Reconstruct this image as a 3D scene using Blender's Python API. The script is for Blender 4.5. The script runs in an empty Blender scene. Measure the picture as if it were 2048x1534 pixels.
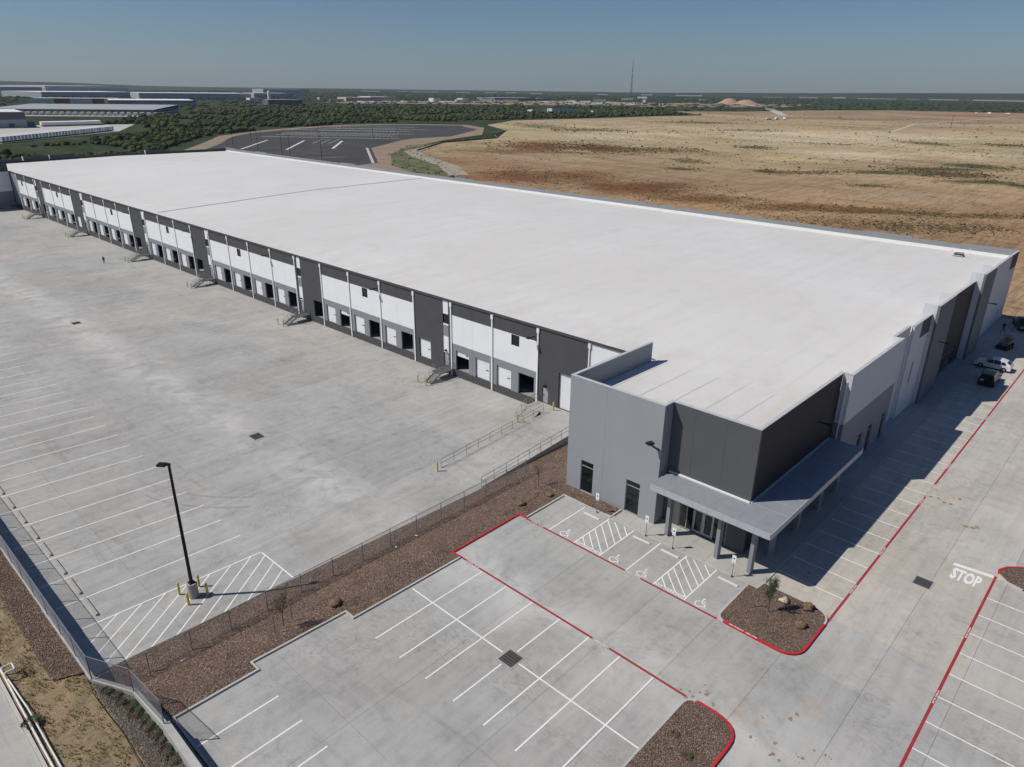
import bpy, bmesh, math, random
import numpy as np
from mathutils import Vector, Matrix, noise
random.seed(7); rng = np.random.default_rng(7)
SC = bpy.context.scene
COL = SC.collection
R = math.radians
# ------------------------------------------------------------------ camera, world, sun, exposure
F, PITCH, ROLL, YAW, CH = 1436.195, 0.3907148, 0.0133812, 0.8227351, 37.0
cam_d = bpy.data.cameras.new('camera'); cam = bpy.data.objects.new('camera', cam_d); COL.objects.link(cam)
fw = Vector((math.sin(YAW)*math.cos(PITCH), math.cos(YAW)*math.cos(PITCH), -math.sin(PITCH)))
ri = fw.cross(Vector((0, 0, 1))).normalized(); up = ri.cross(fw)
cr = ri*math.cos(ROLL)+up*math.sin(ROLL); cu = -ri*math.sin(ROLL)+up*math.cos(ROLL)
cam.matrix_world = Matrix(((cr.x, cu.x, -fw.x, 0), (cr.y, cu.y, -fw.y, 0), (cr.z, cu.z, -fw.z, CH), (0, 0, 0, 1)))
cam_d.sensor_width = 36.0; cam_d.lens = F/2048*36.0
cam_d.clip_start = 0.5; cam_d.clip_end = 60000
SC.camera = cam
SUN_TO = Vector((-0.661, 0.550, 1.0)).normalized()
SUN_EL = math.asin(SUN_TO.z)
w = bpy.data.worlds.new('World'); SC.world = w; w.use_nodes = True
nt = w.node_tree; nt.nodes.clear()
sky = nt.nodes.new('ShaderNodeTexSky'); sky.sky_type = 'NISHITA'; sky.sun_disc = False
sky.sun_elevation = SUN_EL
sky.sun_rotation = math.atan2(SUN_TO.x, SUN_TO.y)
sky.air_density = 1.0; sky.dust_density = 0.3; sky.ozone_density = 1.6; sky.altitude = 100
bg = nt.nodes.new('ShaderNodeBackground'); bg.inputs[1].default_value = 0.053
wo = nt.nodes.new('ShaderNodeOutputWorld')
tn = nt.nodes.new('ShaderNodeMix'); tn.data_type = 'RGBA'; tn.blend_type = 'MULTIPLY'; tn.inputs[0].default_value = 1.0; tn.inputs[7].default_value = (.68, .84, 1.10, 1)
nt.links.new(sky.outputs[0], tn.inputs[6]); nt.links.new(tn.outputs[2], bg.inputs[0]); nt.links.new(bg.outputs[0], wo.inputs[0])
sd = bpy.data.lights.new('sun', 'SUN'); sd.energy = 3.8; sd.angle = R(0.53); sd.color = (1.0, 0.945, 0.865)
sun = bpy.data.objects.new('sun', sd); COL.objects.link(sun)
sun.rotation_euler = SUN_TO.to_track_quat('Z', 'Y').to_euler(); sun.location = (0, 0, 80)
vs = SC.view_settings; vs.view_transform = 'Standard'; vs.look = 'None'; vs.gamma = 1; vs.exposure = 0.0; vs.use_curve_mapping = False
SC.cycles.max_bounces = 5; SC.cycles.diffuse_bounces = 3; SC.cycles.volume_bounces = 0

# ------------------------------------------------------------------ materials
def lk(nt, a, b): nt.links.new(a, b)
def newmat(name):
    m = bpy.data.materials.new(name); m.use_nodes = True
    n = m.node_tree.nodes; b = n.get('Principled BSDF')
    return m, m.node_tree, b
def wpos(nt, sc=(1, 1, 1), rot=0.0):
    g = nt.nodes.new('ShaderNodeNewGeometry'); mp = nt.nodes.new('ShaderNodeMapping')
    mp.inputs['Scale'].default_value = sc; mp.inputs['Rotation'].default_value = (0, 0, rot)
    lk(nt, g.outputs['Position'], mp.inputs['Vector']); return mp.outputs[0]
def noi(nt, vec, scale, detail=4, rough=.6, dist=0.0):
    n = nt.nodes.new('ShaderNodeTexNoise'); n.inputs['Scale'].default_value = scale
    n.inputs['Detail'].default_value = detail; n.inputs['Roughness'].default_value = rough; n.inputs['Distortion'].default_value = dist
    lk(nt, vec, n.inputs['Vector']); return n.outputs[0]
def ramp(nt, fac, stops):
    r = nt.nodes.new('ShaderNodeValToRGB'); e = r.color_ramp.elements
    while len(e) < len(stops): e.new(0.5)
    for k, (p, c) in enumerate(stops):
        e[k].position = p; e[k].color = (*c, 1) if not isinstance(c, (int, float)) else (c, c, c, 1)
    lk(nt, fac, r.inputs[0]); return r.outputs[0]
def mix(nt, a, b, fac, mode='MIX'):
    m = nt.nodes.new('ShaderNodeMix'); m.data_type = 'RGBA'; m.blend_type = mode
    for s, v in ((m.inputs[0], fac), (m.inputs[6], a), (m.inputs[7], b)):
        if hasattr(v, 'links'): lk(nt, v, s)
        elif isinstance(v, (int, float)): s.default_value = v
        else: s.default_value = (*v, 1)
    return m.outputs[2]
def bump(nt, b, h, strength, dist=.02):
    bu = nt.nodes.new('ShaderNodeBump'); bu.inputs['Strength'].default_value = strength; bu.inputs['Distance'].default_value = dist
    lk(nt, h, bu.inputs['Height']); lk(nt, bu.outputs[0], b.inputs['Normal'])
def simple(name, c, rough=.7, metal=0.0, var=.12, scale=1.5, spec=.3):
    m, nt, b = newmat(name); b.inputs['Roughness'].default_value = rough; b.inputs['Metallic'].default_value = metal
    b.inputs['Specular IOR Level'].default_value = spec
    n = noi(nt, wpos(nt), scale, 5, .65)
    lo = tuple(max(0, x*(1-var)) for x in c); hi = tuple(min(1, x*(1+var)) for x in c)
    lk(nt, ramp(nt, n, [(.3, lo), (.7, hi)]), b.inputs['Base Color']); return m
def mth_(nt, a, v):
    n = nt.nodes.new('ShaderNodeMath'); n.operation = 'ADD'; lk(nt, a, n.inputs[0]); n.inputs[1].default_value = v; return n.outputs[0]
def concrete(name, c, contrast=1.0, objcol=False, streak=True):
    m, nt, b = newmat(name); b.inputs['Roughness'].default_value = .85; b.inputs['Specular IOR Level'].default_value = .25
    p = wpos(nt)
    n1 = noi(nt, p, .11, 7, .62, .6); n2 = noi(nt, p, .9, 6, .7, .3); n3 = noi(nt, p, 9, 3, .7)
    k = contrast
    col = ramp(nt, n1, [(.28, tuple(x*(1-.16*k) for x in c)), (.5, c), (.72, tuple(min(1, x*(1+.13*k)) for x in c))])
    col = mix(nt, col, ramp(nt, n2, [(.25, 1-.22*k), (.48, .99), (.75, 1.07)]), 1.0, 'MULTIPLY')
    col = mix(nt, col, ramp(nt, n3, [(.3, 1-.08*k), (.7, 1+.05*k)]), 1.0, 'MULTIPLY')
    if streak:
        s = noi(nt, wpos(nt, (.12, 1.6, 1), .05), .8, 5, .6, .5)
        col = mix(nt, col, ramp(nt, s, [(.3, 1-.13*k), (.55, 1.0), (.8, 1.04)]), 1.0, 'MULTIPLY')
        s2 = noi(nt, wpos(nt, (1.3, .2, 1), .1), .35, 5, .62, 1.2)   # scuffs and tyre rubber
        col = mix(nt, col, ramp(nt, s2, [(.60, 1.0), (.68, 1-.13*k), (.74, 1.0)]), 1.0, 'MULTIPLY')
        v = noi(nt, p, .33, 8, .78, 1.5)
        col = mix(nt, col, ramp(nt, v, [(.62, 1.0), (.70, 1-.2*k)]), 1.0, 'MULTIPLY')
        v2 = noi(nt, wpos(nt, (1, .55, 1), .8), 1.6, 9, .8, 2.4); vm = noi(nt, p, .13, 4, .6)
        col = mix(nt, col, mix(nt, (1, 1, 1), ramp(nt, v2, [(.50, 1.0), (.60, 1-.30*k), (.7, 1-.1*k)]), ramp(nt, vm, [(.48, .0), (.62, 1.0)])), 1.0, 'MULTIPLY')
        w2 = noi(nt, wpos(nt, (1, 1, 1), 1.1), .07, 4, .5)
        col = mix(nt, col, (c[0]*1.08, c[1]*1.02, c[2]*.93), ramp(nt, w2, [(.55, 0.0), (.7, .4)]))
    if name == 'yard_concrete':
        g = nt.nodes.new('ShaderNodeNewGeometry'); sp = nt.nodes.new('ShaderNodeSeparateXYZ'); lk(nt, g.outputs['Position'], sp.inputs[0])
        sb = nt.nodes.new('ShaderNodeMath'); sb.operation = 'SUBTRACT'; lk(nt, sp.outputs[0], sb.inputs[0]); sb.inputs[1].default_value = 34.5
        ab = nt.nodes.new('ShaderNodeMath'); ab.operation = 'ABSOLUTE'; lk(nt, sb.outputs[0], ab.inputs[0])
        bandf = ramp(nt, ab.outputs[0], [(0.0, .9), (1.0, .0)])
        mr = nt.nodes.new('ShaderNodeMapRange'); mr.inputs['From Max'].default_value = 5.0; mr.inputs['To Min'].default_value = 1; mr.inputs['To Max'].default_value = 0; lk(nt, ab.outputs[0], mr.inputs['Value'])
        pn = ramp(nt, noi(nt, p, .22, 7, .7, .8), [(.40, 0.0), (.60, 1.0)])
        fm = mix(nt, pn, mr.outputs[0], 1.0, 'MULTIPLY')
        mn = noi(nt, p, .75, 7, .72, .8)
        for (cx_, cy_, rx_, ry_, a_) in ((35.6, 12.5, 2.4, 4.0, .75), (35.5, 8.2, 3.0, 3.0, .75), (39.0, 9.6, 3.0, 2.0, .5), (74.5, 10.3, 3.5, 1.6, .7), (70.5, 7.3, 1.8, 1.2, .5), (31.5, 20.5, 4.5, 2.2, .4), (52.6, 15.6, 2.2, 1.6, .4), (58.5, 8.2, 2.6, 2.2, .3)):
            mp = nt.nodes.new('ShaderNodeMapping'); mp.vector_type = 'TEXTURE'; mp.inputs['Location'].default_value = (cx_, cy_, 0); mp.inputs['Scale'].default_value = (rx_, ry_, 4)
            lk(nt, g.outputs['Position'], mp.inputs['Vector']); vl = nt.nodes.new('ShaderNodeVectorMath'); vl.operation = 'LENGTH'; lk(nt, mp.outputs[0], vl.inputs[0])
            ad = nt.nodes.new('ShaderNodeMath'); ad.operation = 'MULTIPLY_ADD'; lk(nt, mn, ad.inputs[0]); ad.inputs[1].default_value = 3.0; lk(nt, vl.outputs['Value'], ad.inputs[2])
            col = mix(nt, col, (.43, .34, .25), ramp(nt, mth_(nt, ad.outputs[0], -1.0), [(.25, a_), (.95, 0.0)]))
        col = mix(nt, col, (.56, .555, .53), mix(nt, fm, (.85, .85, .85), 1.0, 'MULTIPLY'))
    if objcol:
        oi = nt.nodes.new('ShaderNodeObjectInfo'); col = mix(nt, col, oi.outputs['Color'], 1.0, 'MULTIPLY')
    lk(nt, col, b.inputs['Base Color']); bump(nt, b, n3, .15, .01)
    return m
M = {}
M['yard'] = concrete('yard_concrete', (.412, .408, .390), .92, True)
M['kerb'] = concrete('kerb_concrete', (.50, .48, .44), .6, False, False)
M['walk'] = concrete('sidewalk_concrete', (.42, .41, .385), .6, True, False)
M['stop'] = concrete('precast_concrete', (.40, .39, .36), .7, False, False)
M['joint'] = simple('joint_dark', (.17, .165, .155), .95, var=.5, scale=.4)
M['rwall'] = concrete('retaining_concrete', (.46, .45, .42), .8, False, False)
M['darkpaint'] = simple('charcoal_paint', (.078, .078, .082), .75, var=.07, scale=.6)
M['whitepaint'] = simple('white_wall_paint', (.80, .81, .82), .75, var=.035, scale=.5)
M['greypaint'] = simple('mid_grey_paint', (.245, .26, .275), .75, var=.05, scale=.5)
M['officegrey'] = simple('office_grey_paint', (.30, .315, .335), .75, var=.03, scale=.4)
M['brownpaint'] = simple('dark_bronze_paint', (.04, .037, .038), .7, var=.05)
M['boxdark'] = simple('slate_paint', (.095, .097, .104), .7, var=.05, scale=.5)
M['inner'] = simple('interior_block', (.30, .30, .29), .9)
M['floor'] = simple('interior_floor', (.34, .34, .33), .6)
M['spout'] = simple('white_metal', (.82, .82, .82), .6, var=.03)
M['door'] = simple('door_white', (.78, .79, .80), .5, var=.02)
M['gutter'] = simple('dark_gutter', (.075, .075, .08), .5)
M['galv'] = simple('galvanised_steel', (.34, .345, .35), .45, .6, .15, 6)
M['grate'] = simple('grate_steel', (.055, .055, .058), .6, .3)
M['yellow'] = simple('safety_yellow', (.62, .50, .05), .55, var=.1)
M['black'] = simple('black_powder_coat', (.012, .012, .013), .45)
M['white_line'] = None
def paintmat(name, c, wear=.5, wear_c=(.36, .36, .35)):
    m, nt, b = newmat(name); b.inputs['Roughness'].default_value = .7
    n = noi(nt, wpos(nt), 2.2, 8, .8, .5); n2 = noi(nt, wpos(nt), .5, 3, .5)
    a = ramp(nt, n, [(.30, wear*1.2), (.42, wear*.35), (.6, .04)])
    a = mix(nt, a, ramp(nt, n2, [(.35, 1.6), (.65, .5)]), 1.0, 'MULTIPLY')
    lk(nt, mix(nt, c, wear_c, a), b.inputs['Base Color']); return m
M['white_line'] = paintmat('white_marking_paint', (.86, .86, .83), .35)
M['red_line'] = paintmat('red_marking_paint', (.35, .018, .03), .22, (.42, .25, .25))
M['red_kerb'] = paintmat('red_kerb_paint', (.50, .012, .022), .12, (.45, .3, .28))
M['canopy'] = simple('canopy_metal', (.27, .285, .31), .5, .0, .09, 1.2, .5)
M['fascia'] = simple('canopy_fascia', (.42, .44, .46), .45, .0, .06, 1.0, .5)
M['alu'] = simple('aluminium_frame', (.42, .43, .44), .4, .3)
def glass():
    m, nt, b = newmat('dark_tinted_glass'); b.inputs['Base Color'].default_value = (.008, .010, .012, 1)
    b.inputs['Roughness'].default_value = .06; b.inputs['Specular IOR Level'].default_value = .5; return m
M['glass'] = glass()
def roofm():
    m, nt, b = newmat('white_roof_membrane'); b.inputs['Roughness'].default_value = .8; b.inputs['Specular IOR Level'].default_value = .2
    p = wpos(nt)
    n1 = noi(nt, p, .03, 5, .55, .4); n2 = noi(nt, p, .25, 7, .7, .8); n3 = noi(nt, wpos(nt, (.06, .8, 1)), .5, 4, .6)
    col = ramp(nt, n1, [(.3, (.635, .622, .598)), (.7, (.70, .692, .672))])
    col = mix(nt, col, ramp(nt, n2, [(.22, .90), (.45, 1.0), (.8, 1.03)]), 1.0, 'MULTIPLY')
    col = mix(nt, col, ramp(nt, n3, [(.25, .95), (.5, 1.0)]), 1.0, 'MULTIPLY')
    g = nt.nodes.new('ShaderNodeNewGeometry'); sp = nt.nodes.new('ShaderNodeSeparateXYZ'); lk(nt, g.outputs['Position'], sp.inputs[0])
    mr = nt.nodes.new('ShaderNodeMapRange'); mr.inputs['From Min'].default_value = 64; mr.inputs['From Max'].default_value = 82; mr.inputs['To Min'].default_value = 1; mr.inputs['To Max'].default_value = .25; lk(nt, sp.outputs[0], mr.inputs['Value'])
    dn = ramp(nt, noi(nt, wpos(nt, (.5, 1, 1)), .22, 8, .75, 1.0), [(.48, 0.0), (.66, .75)])
    dm = mix(nt, dn, mr.outputs[0], 1.0, 'MULTIPLY')
    col = mix(nt, col, (.60, .565, .51), dm)
    sc = ramp(nt, noi(nt, wpos(nt, (.35, 1.6, 1), .15), .5, 8, .8, 1.5), [(.66, 0.0), (.72, .5)])
    col = mix(nt, col, (.50, .49, .47), sc)
    lk(nt, col, b.inputs['Base Color']); return m
M['roof'] = roofm()
def gravelm(name, c1, c2, c3):
    m, nt, b = newmat(name); b.inputs['Roughness'].default_value = .95; b.inputs['Specular IOR Level'].default_value = .1
    p = wpos(nt); v = nt.nodes.new('ShaderNodeTexVoronoi'); v.inputs['Scale'].default_value = 17; lk(nt, p, v.inputs['Vector'])
    sx = nt.nodes.new('ShaderNodeSeparateColor'); lk(nt, v.outputs['Color'], sx.inputs[0])
    col = ramp(nt, sx.outputs[0], [(.0, c1), (.45, c2), (.8, c3), (1.0, tuple(min(1, x*1.8) for x in c3))])
    col = mix(nt, col, ramp(nt, noi(nt, p, .6, 5, .6), [(.3, .8), (.7, 1.15)]), 1.0, 'MULTIPLY')
    lk(nt, col, b.inputs['Base Color']); bump(nt, b, v.outputs['Distance'], .9, .08); return m
M['gravel'] = gravelm('brown_gravel', (.088, .057, .043), (.18, .122, .094), (.26, .195, .155))
M['gravel2'] = gravelm('grey_gravel', (.075, .06, .05), (.14, .115, .095), (.24, .205, .175))
M['stone'] = simple('gravel_stone', (.225, .16, .125), .9, var=.5, scale=14)
M['sandstone'] = simple('orange_sandstone', (.18, .115, .07), .9, var=.6, scale=4)
M['palestone'] = simple('pale_limestone', (.52, .46, .34), .9, var=.3, scale=4)
def drym():
    m, nt, b = newmat('dry_grass_soil'); b.inputs['Roughness'].default_value = 1
    p = wpos(nt)
    col = ramp(nt, noi(nt, p, .45, 9, .75, 1.0), [(.28, (.15, .115, .07)), (.42, (.24, .175, .10)), (.52, (.31, .24, .14)), (.62, (.33, .21, .14)), (.75, (.22, .20, .09))])
    col = mix(nt, col, ramp(nt, noi(nt, p, 6, 6, .8), [(.3, .62), (.6, 1.15)]), 1.0, 'MULTIPLY')
    lk(nt, col, b.inputs['Base Color']); bump(nt, b, noi(nt, p, 5, 6, .8), .8, .1); return m
M['dry'] = drym()
M['strawgrass'] = simple('straw_tuft', (.30, .24, .12), .95, var=.35, scale=3)
M['asphalt'] = simple('asphalt', (.064, .061, .060), .9, var=.28, scale=.03)
M['far_line'] = simple('far_lot_line', (.66, .66, .64), .8)
PCOL = {'rb': (0.195, 0.098, 0.05), 'br': (0.18, 0.105, 0.05), 'ol': (0.105, 0.105, 0.045), 'gr': (0.07, 0.095, 0.035), 'pa': (0.58, 0.49, 0.345), 'ye': (0.6, 0.49, 0.29), 'pk': (0.42, 0.32, 0.21), 'mo': (0.27, 0.175, 0.1), 'fb': (0.32, 0.23, 0.15), 'rd': (0.34, 0.19, 0.12)}
PATCH = [(412, 357, 43.7, 30.8, 0.8, 'rb', 0.75), (429, 321, 37.0, 26.7, 0.8, 'rb', 0.75), (449, 284, 22.1, 28.0, 0.8, 'rb', 0.5), (266, 243, 26.4, 13.4, 0.78, 'rb', 0.5), (280, 220, 17.0, 14.4, 0.78, 'rb', 0.4), (266, 176, 20.2, 32.2, 0.78, 'rb', 0.85), (257, 140, 12.4, 19.5, 0.78, 'br', 0.85), (262, 107, 8.4, 20.1, 0.78, 'br', 0.8), (273, 86, 6.9, 23.3, 0.77, 'br', 0.8), (292, 54, 5.4, 19.2, 0.77, 'br', 0.55), (243, 79, 12.3, 21.0, 0.77, 'mo', 0.7), (256, 56, 8.0, 15.8, 0.77, 'mo', 0.5), (421, 124, 10.1, 20.2, 0.79, 'ol', 0.9), (497, 98, 15.0, 17.8, 0.79, 'ol', 0.85), (438, 98, 17.2, 16.5, 0.79, 'br', 0.8), (463, 109, 9.7, 31.2, 0.79, 'ol', 0.8), (406, 61, 9.5, 5.9, 0.78, 'gr', 0.95), (409, 78, 7.2, 21.9, 0.78, 'ol', 0.85), (376, 169, 7.5, 6.4, 0.79, 'ol', 0.8), (350, 204, 7.7, 8.6, 0.79, 'ol', 0.8), (394, 225, 12.8, 7.2, 0.79, 'ol', 0.5), (529, 250, 15.0, 11.3, 0.8, 'ol', 0.6), (758, 365, 25.2, 35.3, 0.83, 'ol', 0.75), (883, 502, 33.3, 53.2, 0.84, 'ol', 0.6), (626, 545, 43.9, 27.4, 0.83, 'ol', 0.5), (694, 179, 24.9, 16.4, 0.81, 'ol', 0.7), (618, 228, 17.6, 24.8, 0.81, 'ol', 0.6), (735, 127, 14.6, 17.2, 0.81, 'ol', 0.8), (352, 110, 4.6, 8.7, 0.78, 'ol', 0.7), (383, 154, 7.3, 15.8, 0.79, 'br', 0.5), (617, 469, 28.4, 30.8, 0.82, 'br', 0.5), (691, 283, 101.6, 71.0, 0.82, 'pa', 0.85), (814, 234, 71.2, 56.9, 0.82, 'pa', 0.85), (458, 198, 28.8, 27.1, 0.79, 'ye', 0.8), (520, 177, 36.5, 40.9, 0.8, 'pa', 0.7), (577, 398, 54.0, 60.2, 0.82, 'pa', 0.7), (586, 115, 41.2, 31.3, 0.8, 'pa', 0.5), (339, 286, 19.4, 35.6, 0.79, 'pk', 0.7), (329, 80, 14.7, 32.7, 0.78, 'pk', 0.5), (1276, 408, 54.8, 210.4, 0.86, 'fb', 0.7), (1257, 264, 35.9, 115.5, 0.85, 'fb', 0.8), (1658, 352, 60.9, 103.7, 0.88, 'rd', 0.8), (1036, 501, 27.7, 44.8, 0.85, 'fb', 0.4)]
def fieldm():
    m, nt, b = newmat('cleared_field_soil'); b.inputs['Roughness'].default_value = 1; b.inputs['Specular IOR Level'].default_value = .05
    g = nt.nodes.new('ShaderNodeNewGeometry'); sp = nt.nodes.new('ShaderNodeSeparateXYZ'); lk(nt, g.outputs['Position'], sp.inputs[0])
    def mth(op, a, bb):
        n = nt.nodes.new('ShaderNodeMath'); n.operation = op
        for s, v in ((n.inputs[0], a), (n.inputs[1], bb)):
            if hasattr(v, 'links'): lk(nt, v, s)
            else: s.default_value = v
        return n.outputs[0]
    t = mth('ADD', sp.outputs[0], mth('MULTIPLY', sp.outputs[1], .45))
    ang = math.atan2(.45, 1)
    pw = wpos(nt, (1, .28, 1), -ang)
    nn = noi(nt, pw, .011, 6, .62, 1.0)
    t = mth('ADD', t, mth('MULTIPLY', mth('SUBTRACT', nn, .5), 260))
    tt = mth('DIVIDE', t, 2000)
    col = ramp(nt, tt, [(.07, (.40, .29, .19)), (.15, (.36, .24, .145)), (.20, (.40, .29, .19)), (.25, (.42, .325, .21)), (.35, (.48, .40, .26)), (.45, (.51, .42, .28)), (.55, (.44, .345, .225)), (.70, (.47, .375, .25)), (.85, (.38, .28, .19))])
    fine = noi(nt, wpos(nt, (1, .16, 1), -ang), .06, 9, .72, 1.2)
    col = mix(nt, col, ramp(nt, fine, [(.33, (.72, .64, .55)), (.47, (.95, .93, .90)), (.62, (1.04, 1.03, 1.0)), (.75, (1.10, 1.08, 1.05))]), 1.0, 'MULTIPLY')
    dn = mix(nt, noi(nt, wpos(nt, (1, .4, 1), -.2), .05, 8, .72, .8), noi(nt, wpos(nt, (1, .7, 1), -.2), .35, 6, .8), .35)
    def ell(cx, cy, rx, ry, rot, c, amt, soft=.9):
        nonlocal col
        mp = nt.nodes.new('ShaderNodeMapping'); mp.vector_type = 'TEXTURE'; mp.inputs['Location'].default_value = (cx, cy, -1.72); mp.inputs['Rotation'].default_value = (0, 0, rot); mp.inputs['Scale'].default_value = (rx, ry, 50)
        lk(nt, g.outputs['Position'], mp.inputs['Vector'])
        vl = nt.nodes.new('ShaderNodeVectorMath'); vl.operation = 'LENGTH'; lk(nt, mp.outputs[0], vl.inputs[0])
        e = mth('ADD', vl.outputs['Value'], mth('MULTIPLY', mth('SUBTRACT', dn, .5), 3.0))
        col = mix(nt, col, c, ramp(nt, e, [(.35, amt), (.35+.6*soft, 0.0)]))
    ell(262, 235, 45, 60, .7, (.30, .15, .08), .8); ell(300, 300, 35, 70, .75, (.33, .19, .11), .7); ell(360, 335, 22, 60, .8, (.26, .14, .075), .7)
    for q in PATCH: ell(q[0], q[1], q[2]*1.5, q[3]*1.25, q[4], PCOL[q[5]], min(1, q[6]*1.3), 1.0)
    ol = noi(nt, wpos(nt, (1, .22, 1), -ang), .02, 9, .75, .6)
    col = mix(nt, col, (.13, .125, .06), ramp(nt, ol, [(.60, 0.0), (.66, .55), (.72, .7)]))
    tr = noi(nt, wpos(nt, (.15, 1.6, 1), -.35), .09, 6, .6, 2.2)
    col = mix(nt, col, ramp(nt, tr, [(.44, 1.0), (.5, .70), (.56, 1.0)]), 1.0, 'MULTIPLY')
    col = mix(nt, col, ramp(nt, noi(nt, wpos(nt), .9, 5, .75), [(.3, .78), (.6, 1.08)]), 1.0, 'MULTIPLY')
    pm = noi(nt, wpos(nt, (1, .45, 1), -ang+.25), .007, 5, .6, 1.5)
    col = mix(nt, col, ramp(nt, pm, [(.36, (.80, .74, .68)), (.5, (1, 1, 1)), (.64, (1.16, 1.13, 1.08))]), 1.0, 'MULTIPLY')
    dk = noi(nt, wpos(nt, (1, .3, 1), -ang), .28, 7, .8, .8)
    col = mix(nt, col, (.10, .085, .05), ramp(nt, dk, [(.585, 0.0), (.63, .75)]))
    lk(nt, col, b.inputs['Base Color']); return m
M['field'] = fieldm()
def brushm(name, a, bb, c, s1=.01, s2=.12):
    m, nt, b = newmat(name); b.inputs['Roughness'].default_value = .95; b.inputs['Specular IOR Level'].default_value = .08
    p = wpos(nt)
    col = ramp(nt, noi(nt, p, s2, 6, .75), [(.3, a), (.5, bb), (.68, c)])
    col = mix(nt, col, ramp(nt, noi(nt, p, s1, 5, .6), [(.3, .7), (.7, 1.25)]), 1.0, 'MULTIPLY')
    lk(nt, col, b.inputs['Base Color']); return m
M['ground'] = brushm('brush_covered_ground', (.022, .032, .016), (.040, .055, .025), (.085, .085, .045), .0015, .03)
M['brush'] = brushm('mesquite_foliage', (.018, .030, .011), (.045, .060, .022), (.12, .125, .055), .02, .25)
M['brush2'] = brushm('dry_brush_foliage', (.04, .042, .02), (.085, .085, .04), (.15, .14, .075), .02, .3)
M['hill'] = brushm('hill_brush', (.03, .04, .022), (.05, .06, .035), (.08, .08, .05), .0008, .01)
M['scrub'] = simple('field_scrub', (.055, .062, .028), .95, var=.4, scale=1)
M['greenweed'] = simple('green_weeds', (.13, .135, .065), .95, var=.5, scale=.12)
M['creek'] = simple('pale_creek_bed', (.34, .30, .23), .95, var=.25, scale=.2)
M['bank'] = simple('tan_bank_soil', (.28, .215, .155), .95, var=.15, scale=.08)
M['leaf'] = simple('leaf_green', (.055, .085, .035), .8, var=.5, scale=5)
M['leaf2'] = simple('olive_leaf', (.10, .11, .045), .85, var=.5, scale=5)
M['bark'] = simple('bark', (.12, .09, .065), .9)
M['farwhite'] = simple('far_white_roof', (.80, .80, .79), .7, var=.05, scale=.01)
M['fargrey'] = simple('far_grey_wall', (.36, .375, .385), .8, var=.06, scale=.02)
M['fardark'] = simple('far_dark_wall', (.12, .125, .13), .8, var=.06, scale=.02)
M['farlight'] = simple('far_pale_wall', (.62, .61, .58), .8, var=.06, scale=.02)
M['farred'] = simple('far_red_wall', (.26, .085, .05), .8, var=.06)
M['fartan'] = simple('far_tan_wall', (.52, .42, .36), .8, var=.05, scale=.02)
M['farroofgrey'] = simple('far_grey_roof', (.36, .37, .38), .8, var=.08, scale=.02)
M['blue'] = simple('container_blue', (.03, .10, .19), .6)
M['pvc'] = simple('white_pipe', (.72, .71, .66), .5)
M['navy'] = simple('dark_clothing', (.03, .035, .045), .9)
M['jeans'] = simple('denim', (.07, .09, .13), .9)
M['skin'] = simple('skin', (.32, .19, .13), .6)
M['hair'] = simple('dark_hair', (.02, .015, .012), .8)
M['carwhite'] = simple('car_white', (.68, .69, .70), .25, var=.01, spec=.6)
M['carblack'] = simple('car_black', (.012, .012, .014), .25, var=.01, spec=.6)
M['tyre'] = simple('tyre_rubber', (.018, .018, .018), .85)
M['rim'] = simple('wheel_rim', (.30, .30, .31), .35, .5)
M['lampred'] = simple('tail_lamp', (.35, .02, .02), .3)
M['lampwhite'] = simple('head_lamp', (.6, .62, .65), .2)
M['machine'] = simple('machine_beige', (.27, .22, .16), .6)
M['signblue'] = simple('sign_blue', (.03, .06, .14), .6)
M['signwhite'] = simple('sign_white', (.78, .82, .80), .5)
M['wood'] = simple('wood_stake', (.25, .18, .11), .9)

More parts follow.
